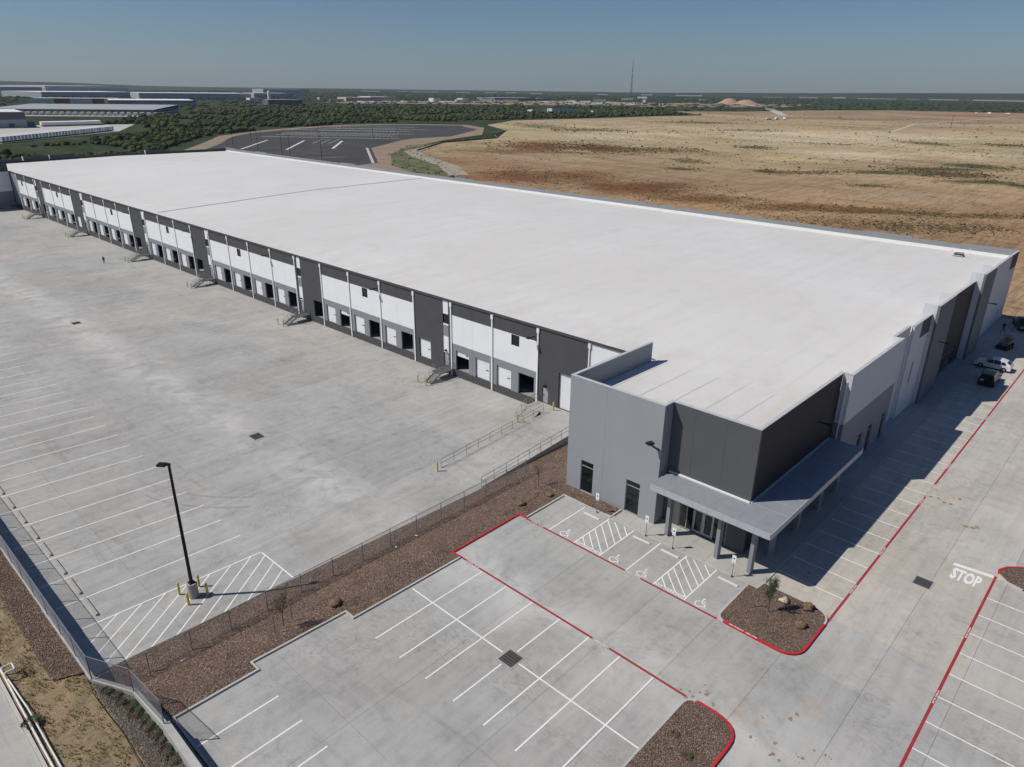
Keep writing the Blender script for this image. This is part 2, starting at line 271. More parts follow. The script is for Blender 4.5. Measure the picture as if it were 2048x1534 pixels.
# ------------------------------------------------------------------ mesh helpers
class MB:
    def __init__(s): s.v = []; s.f = []; s.mi = []; s.mats = []
    def m(s, mat):
        if mat not in s.mats: s.mats.append(mat)
        return s.mats.index(mat)
    def quad(s, pts, mat):
        n = len(s.v); s.v += [tuple(p) for p in pts]; s.f.append(tuple(range(n, n+len(pts)))); s.mi.append(s.m(mat))
    def box(s, x0, x1, y0, y1, z0, z1, mat, T=None):
        P = [(x0, y0, z0), (x1, y0, z0), (x1, y1, z0), (x0, y1, z0), (x0, y0, z1), (x1, y0, z1), (x1, y1, z1), (x0, y1, z1)]
        if T is not None: P = [tuple(T @ Vector(p)) for p in P]
        n = len(s.v); s.v += P; k = s.m(mat)
        for f in ((3, 2, 1, 0), (4, 5, 6, 7), (0, 1, 5, 4), (1, 2, 6, 5), (2, 3, 7, 6), (3, 0, 4, 7)):
            s.f.append(tuple(n+i for i in f)); s.mi.append(k)
    def tube(s, a, b, r, mat, n=6, r2=None, cap=True):
        a = Vector(a); b = Vector(b); d = b-a
        if d.length < 1e-6: return
        r2 = r if r2 is None else r2
        q = d.to_track_quat('Z', 'Y'); k = s.m(mat); o = len(s.v)
        for (c, rr) in ((a, r), (b, r2)):
            for i in range(n):
                t = 2*math.pi*i/n; s.v.append(tuple(c+q @ Vector((rr*math.cos(t), rr*math.sin(t), 0))))
        for i in range(n):
            j = (i+1) % n; s.f.append((o+i, o+j, o+n+j, o+n+i)); s.mi.append(k)
        if cap:
            s.f.append(tuple(o+i for i in range(n))[::-1]); s.mi.append(k)
            s.f.append(tuple(o+n+i for i in range(n))); s.mi.append(k)
    def prism(s, pts, z0, z1, mat, top=None):
        k = s.m(mat); kt = s.m(top or mat); o = len(s.v); n = len(pts)
        s.v += [(p[0], p[1], z0) for p in pts]+[(p[0], p[1], z1) for p in pts]
        s.f.append(tuple(o+n+i for i in range(n))); s.mi.append(kt)
        s.f.append(tuple(o+i for i in range(n))[::-1]); s.mi.append(k)
        for i in range(n):
            j = (i+1) % n; s.f.append((o+i, o+j, o+n+j, o+n+i)); s.mi.append(k)
    def build(s, name, parent=None, off=None, smooth=False, **props):
        me = bpy.data.meshes.new(name)
        v = s.v
        if off: v = [(a-off[0], b-off[1], c-off[2]) for a, b, c in v]
        me.from_pydata(v, [], s.f)
        for mm in s.mats: me.materials.append(mm)
        me.polygons.foreach_set('material_index', s.mi)
        if smooth: me.polygons.foreach_set('use_smooth', [True]*len(s.f))
        me.update()
        o = bpy.data.objects.new(name, me); COL.objects.link(o)
        if parent: o.parent = parent
        if off and not parent: o.location = off
        for a, b in props.items(): o[a] = b
        return o
def tag(o, label, cat, group=None):
    o['label'] = label; o['category'] = cat
    if group: o['group'] = group
    return o
def struct(o): o['kind'] = 'structure'; return o
def stuff(o, label=None): 
    o['kind'] = 'stuff'
    if label: o['label'] = label
    return o
def thing(name, label, cat, loc=(0, 0, 0), rz=0, group=None):
    o = bpy.data.objects.new(name, None); COL.objects.link(o); o.location = loc; o.rotation_euler = (0, 0, rz)
    o.empty_display_size = .2
    return tag(o, label, cat, group)
def dup(root, loc, rz=0, label=None, group=None):
    r = root.copy(); COL.objects.link(r); r.location = loc; r.rotation_euler = (0, 0, rz)
    if label: r['label'] = label
    if group: r['group'] = group
    for ch in list(root.children):
        c = ch.copy(); COL.objects.link(c); c.parent = r
        for g in list(ch.children):
            d = g.copy(); COL.objects.link(d); d.parent = c
    return r
ORD = ['first', 'second', 'third', 'fourth', 'fifth', 'sixth', 'seventh', 'eighth', 'ninth', 'tenth', 'eleventh', 'twelfth', 'thirteenth', 'fourteenth', 'fifteenth', 'sixteenth', 'seventeenth', 'eighteenth', 'nineteenth', 'twentieth', 'twenty-first', 'twenty-second', 'twenty-third', 'twenty-fourth', 'twenty-fifth', 'twenty-sixth', 'twenty-seventh', 'twenty-eighth', 'twenty-ninth', 'thirtieth', 'thirty-first', 'thirty-second', 'thirty-third', 'thirty-fourth', 'thirty-fifth', 'thirty-sixth']
def T(x, y, z, rz=0): return Matrix.Translation((x, y, z)) @ Matrix.Rotation(rz, 4, 'Z')
def fastmesh(name, V, Fq, mat, nside=3, **props):
    me = bpy.data.meshes.new(name); V = np.asarray(V, np.float32); Fq = np.asarray(Fq, np.int32)
    me.vertices.add(len(V)); me.vertices.foreach_set('co', V.ravel())
    me.loops.add(Fq.size); me.loops.foreach_set('vertex_index', Fq.ravel())
    me.polygons.add(len(Fq)); me.polygons.foreach_set('loop_start', np.arange(0, Fq.size, nside, dtype=np.int32))
    me.polygons.foreach_set('loop_total', np.full(len(Fq), nside, np.int32))
    me.materials.append(mat); me.update(calc_edges=True); me.validate()
    o = bpy.data.objects.new(name, me); COL.objects.link(o)
    for a, b in props.items(): o[a] = b
    return o
def pip(x, y, poly):
    inside = np.zeros(len(x), bool); n = len(poly); j = n-1
    for i in range(n):
        xi, yi = poly[i]; xj, yj = poly[j]
        c = ((yi > y) != (yj > y)) & (x < (xj-xi)*(y-yi)/(yj-yi+1e-12)+xi); inside ^= c; j = i
    return inside
def ico(sub=1):
    bm = bmesh.new(); bmesh.ops.create_icosphere(bm, subdivisions=sub, radius=1)
    v = np.array([tuple(x.co) for x in bm.verts]); f = np.array([[y.index for y in x.verts] for x in bm.faces]); bm.free(); return v, f
IV1, IF1 = ico(1)
IV2, IF2 = ico(2)
def blobs(name, P, rad, hz, mat, jit=.35, iv=IV1, jf=IF1, **props):
    n = len(P); nv = len(iv)
    V = iv[None]*(1+jit*rng.uniform(-1, 1, (n, nv, 1)))
    a = rng.uniform(0, 6.28, n); c, s = np.cos(a), np.sin(a)
    X = V[..., 0]*c[:, None]-V[..., 1]*s[:, None]; Y = V[..., 0]*s[:, None]+V[..., 1]*c[:, None]
    V = np.stack([X*rad[:, None], Y*rad[:, None], V[..., 2]*hz[:, None]], -1)+P[:, None]
    Fq = jf[None]+(np.arange(n)*nv)[:, None, None]
    return fastmesh(name, V.reshape(-1, 3), Fq.reshape(-1, 3), mat, 3, **props)
def text_obj(name, s, size, loc, rz, mat, parent=None, normal='Z', sx=1.0, sy=1.0, bold=0.0, align='CENTER'):
    c = bpy.data.curves.new(name, 'FONT'); c.body = s; c.size = size; c.align_x = align; c.align_y = 'CENTER'; c.offset = bold; c.resolution_u = 2
    to = bpy.data.objects.new('tmp', c); COL.objects.link(to)
    dg = bpy.context.evaluated_depsgraph_get(); me = bpy.data.meshes.new_from_object(to.evaluated_get(dg))
    bpy.data.objects.remove(to); me.materials.clear(); me.materials.append(mat)
    Mx = Matrix.Translation(loc) @ Matrix.Rotation(rz, 4, 'Z')
    if normal == 'V': Mx = Mx @ Matrix.Rotation(R(90), 4, 'X')
    Mx = Mx @ Matrix.Diagonal((sx, sy, 1, 1)); me.transform(Mx)
    o = bpy.data.objects.new(name, me); COL.objects.link(o)
    if parent: o.parent = parent
    return o

# ================================================================== STRUCTURE: ground, field, hills
ZG = -1.9
def disc(name, pts, z, mat): 
    b = MB(); b.quad([(x, y, z) for x, y in pts], mat); return struct(b.build(name))
disc('ground', [(10500*math.cos(a), 10500*math.sin(a)) for a in np.linspace(0, 2*math.pi, 64, endpoint=False)], ZG, M['ground'])
field = [(151.5, 232), (232, 251), (308, 368), (378, 424), (448, 436), (534, 507), (600, 600), (715, 668), (868, 655), (1018, 655), (1152, 640), (1310, 790), (1450, 720), (1700, 690), (1950, 590), (2040, 340), (2500, -300), (1500, -1000), (200, -600), (151.5, -120)]
disc('cleared_field', field, -1.72, M['field'])
disc('field_edge_ground', [(-400, -500), (151.8, -500), (151.8, 20.3), (80, -7), (-400, -7)], -1.70, M['bank'])
asph = [(142, 330), (180, 420), (248, 512), (271, 549), (292, 578), (321, 607), (360, 628), (397, 645), (428, 658), (465, 664), (500, 662), (539, 636), (564, 610), (558, 591), (539, 551), (510, 528), (432, 475), (388, 473), (368, 462), (305, 415), (248, 332), (215, 322), (151.5, 316), (140, 318)]
disc('asphalt_lot', asph, -1.60, M['asphalt'])
disc('soil_bank', [(130, 335), (170, 425), (238, 520), (284, 588), (352, 640), (395, 662), (465, 682), (510, 678), (555, 645), (580, 612), (556, 560), (470, 476), (400, 446), (330, 405), (262, 322), (215, 232), (151, 230), (140, 300)], -1.66, M['bank'])
disc('weedy_channel', [(230, 280), (245, 316), (288, 372), (331, 410), (378, 428), (450, 445), (448, 438), (378, 424), (308, 368), (270, 300), (235, 258), (151, 232), (151, 262)], -1.63, M['greenweed'])
disc('creek_bed', [(236, 262), (262, 298), (284, 346), (306, 382), (372, 420), (368, 414), (312, 372), (292, 340), (270, 292), (244, 256)], -1.615, M['creek'])
# low hills on the horizon
hp = [(-.6, 10), (0.0, 25), (.12, 36), (.234, 37), (.292, 32), (.373, 15.5), (.447, 10), (.524, 12), (.574, 13), (.719, 6), (.838, 13), (.922, 26), (.986, 44), (1.0, 48), (1.3, 30)]
b = MB(); prev = None
for k in range(140):
    s_ = -.6+1.75*k/139
    hh = np.interp(s_, [q[0] for q in hp], [q[1] for q in hp])
    ang = math.acos(max(-1, min(1, s_))) if s_ <= 1 else -math.acos(max(-1, 2-s_))
    hh += 1.2*noise.noise(Vector((k*.21, 3, 0)))
    row = []
    for D, q in ((5200, 0.0), (5800, .45), (6500, 1.0), (7600, .8), (9600, 0.0)):
        row.append((D*math.cos(ang), D*math.sin(ang), ZG-.3+(hh-ZG)*q))
    if prev:
        for i in range(4): b.quad([prev[i], prev[i+1], row[i+1], row[i]], M['hill'])
    prev = row
struct(b.build('hills'))
# haze
bz = MB(); bz.box(-10800, 10800, -10800, 10800, -3.2, 262, M['ground'])
hz = bz.build('haze'); hz['kind'] = 'stuff'
hm = bpy.data.materials.new('haze_air'); hm.use_nodes = True; hn = hm.node_tree; hn.nodes.clear()
pv = hn.nodes.new('ShaderNodeVolumePrincipled'); pv.inputs['Color'].default_value = (.70, .84, 1.0, 1); pv.inputs['Density'].default_value = 4.5e-5
pv.inputs['Anisotropy'].default_value = .2
ho = hn.nodes.new('ShaderNodeOutputMaterial'); hn.links.new(pv.outputs[0], ho.inputs['Volume'])
hz.data.materials.clear(); hz.data.materials.append(hm)

# ------------------------------------------------------------------ yard pavement
ZY = -1.4
def slabs(parent, name, xs, ys, z0, z1, mat, tint, skip=None, gap=.009):
    for i in range(len(xs)-1):
        for j in range(len(ys)-1):
            if skip and skip(xs[i], xs[i+1], ys[j], ys[j+1]): continue
            b = MB(); b.box(xs[i]+gap, xs[i+1]-gap, ys[j]+gap, ys[j+1]-gap, z0, z1, mat)
            o = b.build(name, parent); t = tint((xs[i]+xs[i+1])/2, (ys[j]+ys[j+1])/2); o.color = (*t, 1)
b = MB(); b.box(7.9, 64.75, 45.9, 330, ZY-.5, ZY-.06, M['joint']); b.box(-60, 7.9, 283, 330, ZY-.5, ZY-.06, M['joint'])
yard = struct(b.build('yard_pavement'))
def ty(x, y):
    k = .955+.09*random.random(); w = random.uniform(-.012, .025)
    if x < 14.8: k *= 1.05
    if 24 < x < 38 and 90 < y < 110: k *= 1.05
    return (k*(1+w), k, k*(1-w))
ys = [46.0, 53.7, 62.5, 71.4, 83.0, 94.9]+[94.9+12.2*k for k in range(1, 20)]
slabs(yard, 'slab', [7.95, 14.85, 26.3, 37.9, 51.4, 64.72], ys, ZY-.2, ZY, M['yard'], ty)
def line(parent, name, a, b_, wd, z, mat):
    a = Vector((*a, 0)); b_ = Vector((*b_, 0)); d = (b_-a).normalized(); n = Vector((-d.y, d.x, 0))*wd/2
    m = MB(); m.quad([(a-n)+Vector((0, 0, z)), (b_-n)+Vector((0, 0, z)), (b_+n)+Vector((0, 0, z)), (a+n)+Vector((0, 0, z))], mat)
    return m.build(name, parent)
WL = M['white_line']
for i in range(1, 23):
    ye = 52.37+3.68*i; ysr = ye+min(1.2, .75+.13*i)
    line(yard, 'stall_stripe', (9.0 if i < 6 else 9.0, ysr), (23.92, ye), .11, ZY+.006, WL)
zl = ZY+.006
line(yard, 'hatch_stripe', (9.6, 53.1), (23.95, 52.35), .12, zl, WL)
line(yard, 'hatch_stripe', (23.95, 52.25), (24.0, 47.0), .12, zl+.004, WL)
for k in range(12):
    xt = 12.05+1.83*k; yt = 53.02-(xt-9.6)*.0465; x1, y1 = xt, yt
    if xt > 23.9:
        t = (xt-23.9)/6.75*5.05; x1 = 23.9; y1 = yt-t
        if y1 < 47.5: break
    y0 = 47.35-(xt-5-10)*.038; x0 = xt-6.75*(yt-y0)/5.05
    if x0 < 9.55: t = (x1-9.55)/(x1-x0); y0 = y1-(y1-y0)*t; x0 = 9.55
    line(yard, 'hatch_stripe', (x0, y0), (x1, y1), .11, zl+.002, WL)

# ------------------------------------------------------------------ front lot pavement
b = MB(); b.box(9.6, 48.3, -8, 39.3, -.6, -.06, M['joint']); b.box(48.3, 150, -8, 17.4, -.6, -.06, M['joint']); lot = struct(b.build('parking_pavement'))
def tf(x, y):
    k = .965+.09*random.random(); w = random.uniform(-.005, .02)
    if x > 48.75 and y > 2.95: w += .055; k *= 1.15
    elif x > 48.75: w += .02; k *= 1.05
    if x > 62 and y < 11: w -= .02
    if 42 < x < 49 and y < 11: k *= 1.04
    return (k*(1+w), k, k*(1-w))
slabs(lot, 'slab', [9.65, 17.8, 26.3, 34.55, 42.65, 48.75], [-8, -2.4, 2.95, 7.6, 13, 18.25, 22.9, 30.1, 39.25], -.2, 0, M['yard'], tf)
slabs(lot, 'slab', [48.75]+[48.75+7.2*k for k in range(1, 15)], [-8, 2.95, 7.6, 11.95, 17.3], -.2, 0, M['yard'], tf, skip=lambda a, b_, c, d: False)
z = .006
RL = M['red_line']
def redtext(x, y, rz, parent=lot, h=.13):
    text_obj('stencil_lettering', 'NO PARKING   FIRE LANE', h, (x, y, z+.006), rz, M['white_line'], parent, bold=.004)
# red fire lane lines
def red(a, b_): line(lot, 'fire_lane_line', a, b_, .19, z, RL)
red((34.5, 38.3), (34.45, 23.5)); red((34.45, 22.3), (34.4, 15.9))
red((42.75, 37.6), (42.7, 26.5)); red((42.7, 25.0), (42.66, 18.1))
red((48.2, 11.87), (73.3, 11.87)); red((76.6, 11.87), (149, 11.9))
red((63.5, 3.87), (20, 3.87))
for q in ((34.48, 36.2), (34.45, 22.9), (42.75, 36.3), (42.7, 25.8)): redtext(q[0], q[1], R(-90))
for q in (53.5, 60.6, 72.0, 82, 99): redtext(q, 11.87, R(0))
for q in (54.3, 45.9, 33): redtext(q, 3.87, R(180))
for yy in (34.95, 32.2, 29.43, 23.88, 21.15, 18.35): line(lot, 'stall_stripe', (23.5, yy), (34.38, yy), .115, z, WL)
line(lot, 'stall_stripe', (23.5, 26.66), (28.05, 26.66), .115, z, WL); line(lot, 'stall_stripe', (29.65, 26.66), (34.38, 26.66), .115, z, WL)
for yy in (35.22, 32.4, 29.6, 26.8, 24.0): line(lot, 'stall_stripe', (10.45, yy), (15.9, yy), .115, z, WL)
line(lot, 'stall_stripe', (28.95, 37.4), (28.9, 27.35), .115, z+.003, WL); line(lot, 'stall_stripe', (28.88, 25.8), (28.82, 15.85), .115, z+.003, WL)
for k in range(24):
    x = 51.68+2.765*k; line(lot, 'stall_stripe', (x, 11.95), (x, 17.25), .10, z, WL)
for k in range(13):
    x = 59.85-2.77*k; line(lot, 'stall_stripe', (x, 3.8), (x, -6.5), .10, z, WL)
for yy in (34.93, 32.05, 29.3, 26.5, 23.86, 21.05): line(lot, 'stall_stripe', (42.82, yy), (48.1, yy), .11, z, WL)
for y1 in (32.05, 23.86):
    y0 = y1-2.75
    line(lot, 'hatch_stripe', (43.2, y1), (43.2, y0), .07, z+.003, WL)
    for xt in (47.85, 46.85, 45.88, 45.0, 44.1):
        xb = xt-2.68; yb = y0
        if xb < 43.25: t = (xt-43.25)/2.68; xb = 43.25; yb = y1-(y1-y0)*t
        line(lot, 'hatch_stripe', (xt, y1), (xb, yb), .10, z+.003, WL)
    line(lot, 'hatch_stripe', (48.0, y1-.7), (46.1, y0), .10, z+.003, WL); line(lot, 'hatch_stripe', (48.0, y1-1.75), (47.0, y0), .10, z+.003, WL)
    text_obj('no_parking_lettering', 'NO PARKING', .42, (42.98, (y0+y1)/2, z+.006), R(-90), WL, lot, sx=1.05, bold=.008)
def wheelchair(x, y):
    m = MB()
    def arc(cx, cy, r, a0, a1, wd):
        n = 14
        for i in range(n):
            p = []
            for a, rr in ((a0+(a1-a0)*i/n, r-wd/2), (a0+(a1-a0)*(i+1)/n, r-wd/2), (a0+(a1-a0)*(i+1)/n, r+wd/2), (a0+(a1-a0)*i/n, r+wd/2)):
                p.append((cx+rr*math.cos(a), cy+rr*math.sin(a)))
            m.quad([loc(*q) for q in p], WL)
    def loc(u, v): return (x+v, y-u, z+.006)   # u runs to the viewer's right, v away
    def seg(a, b_, wd):
        d = Vector((b_[0]-a[0], b_[1]-a[1])).normalized(); n = Vector((-d.y, d.x))*wd/2
        m.quad([loc(a[0]-n.x, a[1]-n.y), loc(b_[0]-n.x, b_[1]-n.y), loc(b_[0]+n.x, b_[1]+n.y), loc(a[0]+n.x, a[1]+n.y)], WL)
    arc(-.08, -.15, .34, R(100), R(355), .09)
    arc(-.05, .62, .05, 0, 2*math.pi, .12)
    seg((-.05, .48), (.02, .08), .12); seg((-.03, .28), (.26, .28), .08); seg((.0, .06), (.32, .06), .10); seg((.30, .08), (.46, -.40), .10); seg((.44, -.38), (.60, -.32), .09)
    m.build('accessible_symbol', lot)
for q in ((43.45, 33.5), (43.4, 28.05), (43.4, 25.25), (43.4, 19.85)): wheelchair(*q)
# STOP
text_obj('stop_lettering', 'STOP', 2.0, (61.5, 5.65, z+.006), R(-90), WL, lot, sx=.44, sy=1.2, bold=.09)
line(lot, 'stop_bar', (63.0, 6.9), (63.3, 4.0), .45, z+.003, WL)
# mud prints
b = MB()
for (cx, cy, rr) in ((34.7, 15.9, .45), (35.4, 15.2, .5), (34.9, 14.0, .4), (37.75, 9.9, .42), (34.2, 11.2, .3), (34.07, 9.7, .6), (35, 8.5, .35), (36.15, 7.3, .35), (33.2, 8.2, .5), (36.6, 11.4, .25), (73.6, 10.9, .8), (70.2, 7.2, .7), (52.7, 15.4, .35), (75.2, 9.6, .5)):
    for q in range(4):
        n = 9; a0 = random.random()*6; px = cx+random.gauss(0, rr*.7); py = cy+random.gauss(0, rr*.7); r0 = rr*random.uniform(.15, .5)
        b.quad([(px+r0*random.uniform(.5, 1.1)*math.cos(a0+6.283*i/n), py+r0*random.uniform(.5, 1.1)*.8*math.sin(a0+6.283*i/n), .0045+.0003*q) for i in range(n)], M['mudp'] if 'mudp' in M else M.setdefault('mudp', simple('dried_mud', (.29, .225, .165), .95, var=.15)))
b.build('mud_stain', lot)

M['tyremark'] = paintmat('tyre_rubber_mark', (.27, .27, .268), 1.5, (.40, .40, .395))
def tyre(parent, cx, cy, rad, a0, a1, zz, wd=.22):
    m = MB(); n = 24
    for off in (0, 1.9):
        for i in range(n):
            q = []
            for a, r_ in ((a0+(a1-a0)*i/n, rad+off-wd/2), (a0+(a1-a0)*(i+1)/n, rad+off-wd/2), (a0+(a1-a0)*(i+1)/n, rad+off+wd/2), (a0+(a1-a0)*i/n, rad+off+wd/2)): q.append((cx+r_*math.cos(a), cy+r_*math.sin(a), zz))
            m.quad(q, M['tyremark'])
    m.build('tyre_mark', parent)
tyre(yard, 38, 74, 16, R(195), R(232), ZY+.003, .3); tyre(yard, 60, 95, 14, R(190), R(225), ZY+.003, .2)
# ------------------------------------------------------------------ kerbs, sidewalk
def kerb(pts, mat, name='kerb', w_=.15, z0=-.1, z1=.13, closed=False):
    b = MB(); n = len(pts); P = [Vector(p) for p in pts]
    L, Rr = [], []
    for i in range(n):
        if closed: a, c = P[i-1], P[(i+1) % n]
        else: a, c = P[max(0, i-1)], P[min(n-1, i+1)]
        d1 = (P[i]-a); d2 = (c-P[i])
        if d1.length < 1e-6: d1 = d2
        if d2.length < 1e-6: d2 = d1
        d1 = d1.normalized(); d2 = d2.normalized(); n1 = Vector((-d1.y, d1.x)); n2 = Vector((-d2.y, d2.x)); bis = (n1+n2)
        bis = bis.normalized() if bis.length > 1e-3 else n1
        k = w_/2/max(.4, bis.dot(n1)); L.append(P[i]+bis*k); Rr.append(P[i]-bis*k)
    for i in range(n if closed else n-1):
        j = (i+1) % n
        a, b2, c, d = L[i], L[j], Rr[j], Rr[i]
        b.quad([(a.x, a.y, z1), (d.x, d.y, z1), (c.x, c.y, z1), (b2.x, b2.y, z1)], mat)
        b.quad([(a.x, a.y, z0), (a.x, a.y, z1), (b2.x, b2.y, z1), (b2.x, b2.y, z0)], mat)
        b.quad([(d.x, d.y, z1), (d.x, d.y, z0), (c.x, c.y, z0), (c.x, c.y, z1)], mat)
    if not closed:
        for i in (0, n-1):
            a, d = L[i], Rr[i]; b.quad([(a.x, a.y, z0), (a.x, a.y, z1), (d.x, d.y, z1), (d.x, d.y, z0)], mat)
    return struct(b.build(name))
K1 = [(10.35, 12), (10.35, 38.3), (16.1, 38.2), (16.1, 39.15), (23.65, 38.85), (23.65, 37.85), (34.35, 37.6)]
kerb(K1, M['kerb']); K2 = [(34.35, 37.6), (34.4, 38.6), (42.8, 38.55), (42.8, 37.7)]
kerb(K2, M['red_kerb'], 'red_kerb', .17); K3 = [(42.8, 37.7), (48.35, 37.68), (48.3, 32.1), (50.1, 32.1)]
kerb(K3, M['kerb'])
def fillet(pts, rad, n=6):
    out = []
    for i, p in enumerate(pts):
        p = Vector(p); r = rad[i]
        if r <= 0: out.append(tuple(p)); continue
        a = (Vector(pts[i-1])-p).normalized(); c = (Vector(pts[(i+1) % len(pts)])-p).normalized()
        s, e = p+a*r, p+c*r
        for k in range(n+1):
            t = k/n; out.append(tuple((1-t)**2*s+2*t*(1-t)*p+t*t*e))
    return out
I1 = fillet([(48.1, 18.25), (42.65, 18.2), (42.62, 11.92), (49.1, 11.92), (49.1, 17.4), (48.1, 17.5)], [0, .9, 1.6, 1.5, 0, 0])
I1k = I1[:]
rk = [p for p in I1k if p[1] < 17.4 and p[0] < 48.0]
def island(pts, mat, z_=.115):
    b = MB(); b.quad([(x, y, z_) for x, y in pts], mat); return b
b = island(I1, M['gravel']); struct(b.build('planting_island'))
i0 = min(range(len(I1)), key=lambda k: (I1[k][0]-42.9)**2+(I1[k][1]-17.6)**2)
i1 = min(range(len(I1)), key=lambda k: (I1[k][0]-47.6)**2+(I1[k][1]-11.92)**2)
kerb(I1[i0:i1+1], M['red_kerb'], 'red_kerb', .18, -.1, .15)
kerb(I1[i1:]+I1[:i0+1], M['kerb'], 'kerb', .15, -.1, .14)
text_obj('kerb_lettering', 'NO PARKING   FIRE LANE', .19, (42.63, 16.0, .158), R(-90), WL, None, bold=.004)
bpy.context.scene.objects['kerb_lettering']['kind'] = 'structure'
I2 = fillet([(12, 15.75), (34.45, 15.75), (34.45, 11.95), (12, 11.95)], [0, .9, 1.9, 0])
struct(island(I2, M['gravel']).build('planting_island'))
j0 = min(range(len(I2)), key=lambda k: (I2[k][0]-34.4)**2+(I2[k][1]-15.0)**2)
kerb(I2[:j0+1], M['kerb']); kerb(I2[j0:], M['red_kerb'], 'red_kerb', .18, -.1, .15)
I3 = fillet([(62.9, 3.85), (67.5, 3.75), (67.5, -6), (62.9, -6)], [1.6, 2.0, 0, 0])
I3 = [(62.85, 1.9), (63.1, 3.0), (63.9, 3.75), (64.6, 3.85), (65.5, 3.4), (66.3, 2.5), (66.6, 1.2), (66.7, -6), (62.85, -6)]
struct(island(I3, M['gravel']).build('planting_island')); kerb(I3[:3], M['kerb']); kerb(I3[2:8], M['red_kerb'], 'red_kerb', .18, -.1, .15)
# sidewalk: front apron + right side
b = MB(); b.box(48.38, 52.2, 17.45, 32.0, -.3, .02, M['joint']); b.box(52.2, 150.5, 17.45, 20.9, -.3, .02, M['joint']); sw = struct(b.build('sidewalk'))
tw = lambda x, y: (1.03, 1.0, .97)
slabs(sw, 'paving_slab', [48.36, 50.2, 52.2], [17.45, 20.4, 22.4, 24.4, 26.4, 28.4, 30.2, 32.02], 0, .06, M['walk'], lambda x, y: (1.03*random.uniform(.97, 1.03),)*3)
slabs(sw, 'paving_slab', [52.2+2.45*k for k in range(41)], [17.45, 19.1, 20.9], 0, .06, M['walk'], lambda x, y: (random.uniform(.97, 1.03),)*3)
kerb([(48.27, 32.0), (48.27, 18.35)], M['kerb'], 'kerb', .15, -.1, .065)
kerb([(49.1, 17.4), (150.5, 17.4)], M['kerb'], 'kerb', .15, -.1, .09)

# ------------------------------------------------------------------ gravel strip between yard and lot
def ye_(x): return 47.45-(x-10)*.038 if x < 45.3 else 46.3
def zg(y, x=30): return .1 if y < 39.6 else .1-1.47*(y-39.6)/(ye_(x)-39.6)
def kerb_y(x):
    pts = K1[1:]+K2[1:]+K3[1:2]
    for i in range(len(pts)-1):
        if pts[i][0] <= x <= pts[i+1][0] and pts[i+1][0] > pts[i][0]: return pts[i][1]+(pts[i+1][1]-pts[i][1])*(x-pts[i][0])/(pts[i+1][0]-pts[i][0])
    return 38.3
xs = sorted(set([8.2, 9.4, 10.34, 10.36, 16.09, 16.11, 23.64, 23.66, 34.34, 34.36, 42.79, 42.81, 48.3, 50.2, 64.6]+list(np.arange(11, 64, 1.3))))
b = MB(); prev = None
for x in xs:
    y0 = kerb_y(x) if x < 48.31 else 31.9
    if x < 10.35: y0 = 10
    if x > 50.19: y0 = 38.0
    y1 = ye_(x)
    if x < 8.3: y0 = 43.5
    elif x < 9.5: y0 = 36
    rows = [y0+(y1-y0)*(k/14) for k in range(15)]
    rr = [(x, y, zg(y, x)+.035*noise.noise(Vector((x*.5, y*.5, 0)))*(1 if y0+.2 < y < y1-.2 else 0)) for y in rows]
    if prev:
        for k in range(14): b.quad([prev[k], rr[k], rr[k+1], prev[k+1]], M['gravel'])
    prev = rr
struct(b.build('gravel_bed'))
# loose stones
def stones(name, n, fn, mat, smin=.02, smax=.055, label=None):
    P = fn(n); n = len(P); s = rng.uniform(smin, smax, n)
    ov = np.array([(1, 0, 0), (-1, 0, 0), (0, 1, 0), (0, -1, 0), (0, 0, 1), (0, 0, -.5)], float)
    of = np.array([(0, 2, 4), (2, 1, 4), (1, 3, 4), (3, 0, 4), (2, 0, 5), (1, 2, 5), (3, 1, 5), (0, 3, 5)])
    V = ov[None]*(1+.5*rng.uniform(-1, 1, (n, 6, 1))); a = rng.uniform(0, 6.28, n)
    X = V[..., 0]*np.cos(a)[:, None]-V[..., 1]*np.sin(a)[:, None]; Y = V[..., 0]*np.sin(a)[:, None]+V[..., 1]*np.cos(a)[:, None]
    V = np.stack([X, Y, V[..., 2]*.7], -1)*s[:, None, None]+P[:, None]
    o = fastmesh(name, V.reshape(-1, 3), (of[None]+(np.arange(n)*6)[:, None, None]).reshape(-1, 3), mat, 3)
    return stuff(o, label)
def g1(n):
    x = rng.uniform(8.5, 63, n); y = rng.uniform(32.2, 47.3, n)
    ok = [(y[i] > (kerb_y(x[i])+.12 if x[i] < 48.3 else (32.2 if x[i] < 50.1 else 39.0))) and y[i] < ye_(x[i])-.08 for i in range(n)]
    x, y = x[ok], y[ok]; return np.stack([x, y, np.array([zg(q, e) for q, e in zip(y, x)])+.015], -1)
stones('gravel_stones', 26000, g1, M['stone'], .02, .06, 'loose brown gravel stones covering the bed along the chain-link fence')
def g2(n):
    out = []
    for poly, k in ((I1, n//2), (I2, n//2), (I3, n//6)):
        q = np.array(poly); x = rng.uniform(max(q[:, 0].min(), 22), q[:, 0].max(), k); y = rng.uniform(max(-2, q[:, 1].min()), q[:, 1].max(), k)
        ok = pip(x, y, [(a*.985+.015*q[:, 0].mean(), c*.97+.03*q[:, 1].mean()) for a, c in poly]); out.append(np.stack([x[ok], y[ok], np.full(ok.sum(), .128)], -1))
    return np.concatenate(out)
stones('island_stones', 9000, g2, M['stone'], .02, .05, 'loose brown gravel on the kerbed planting islands')

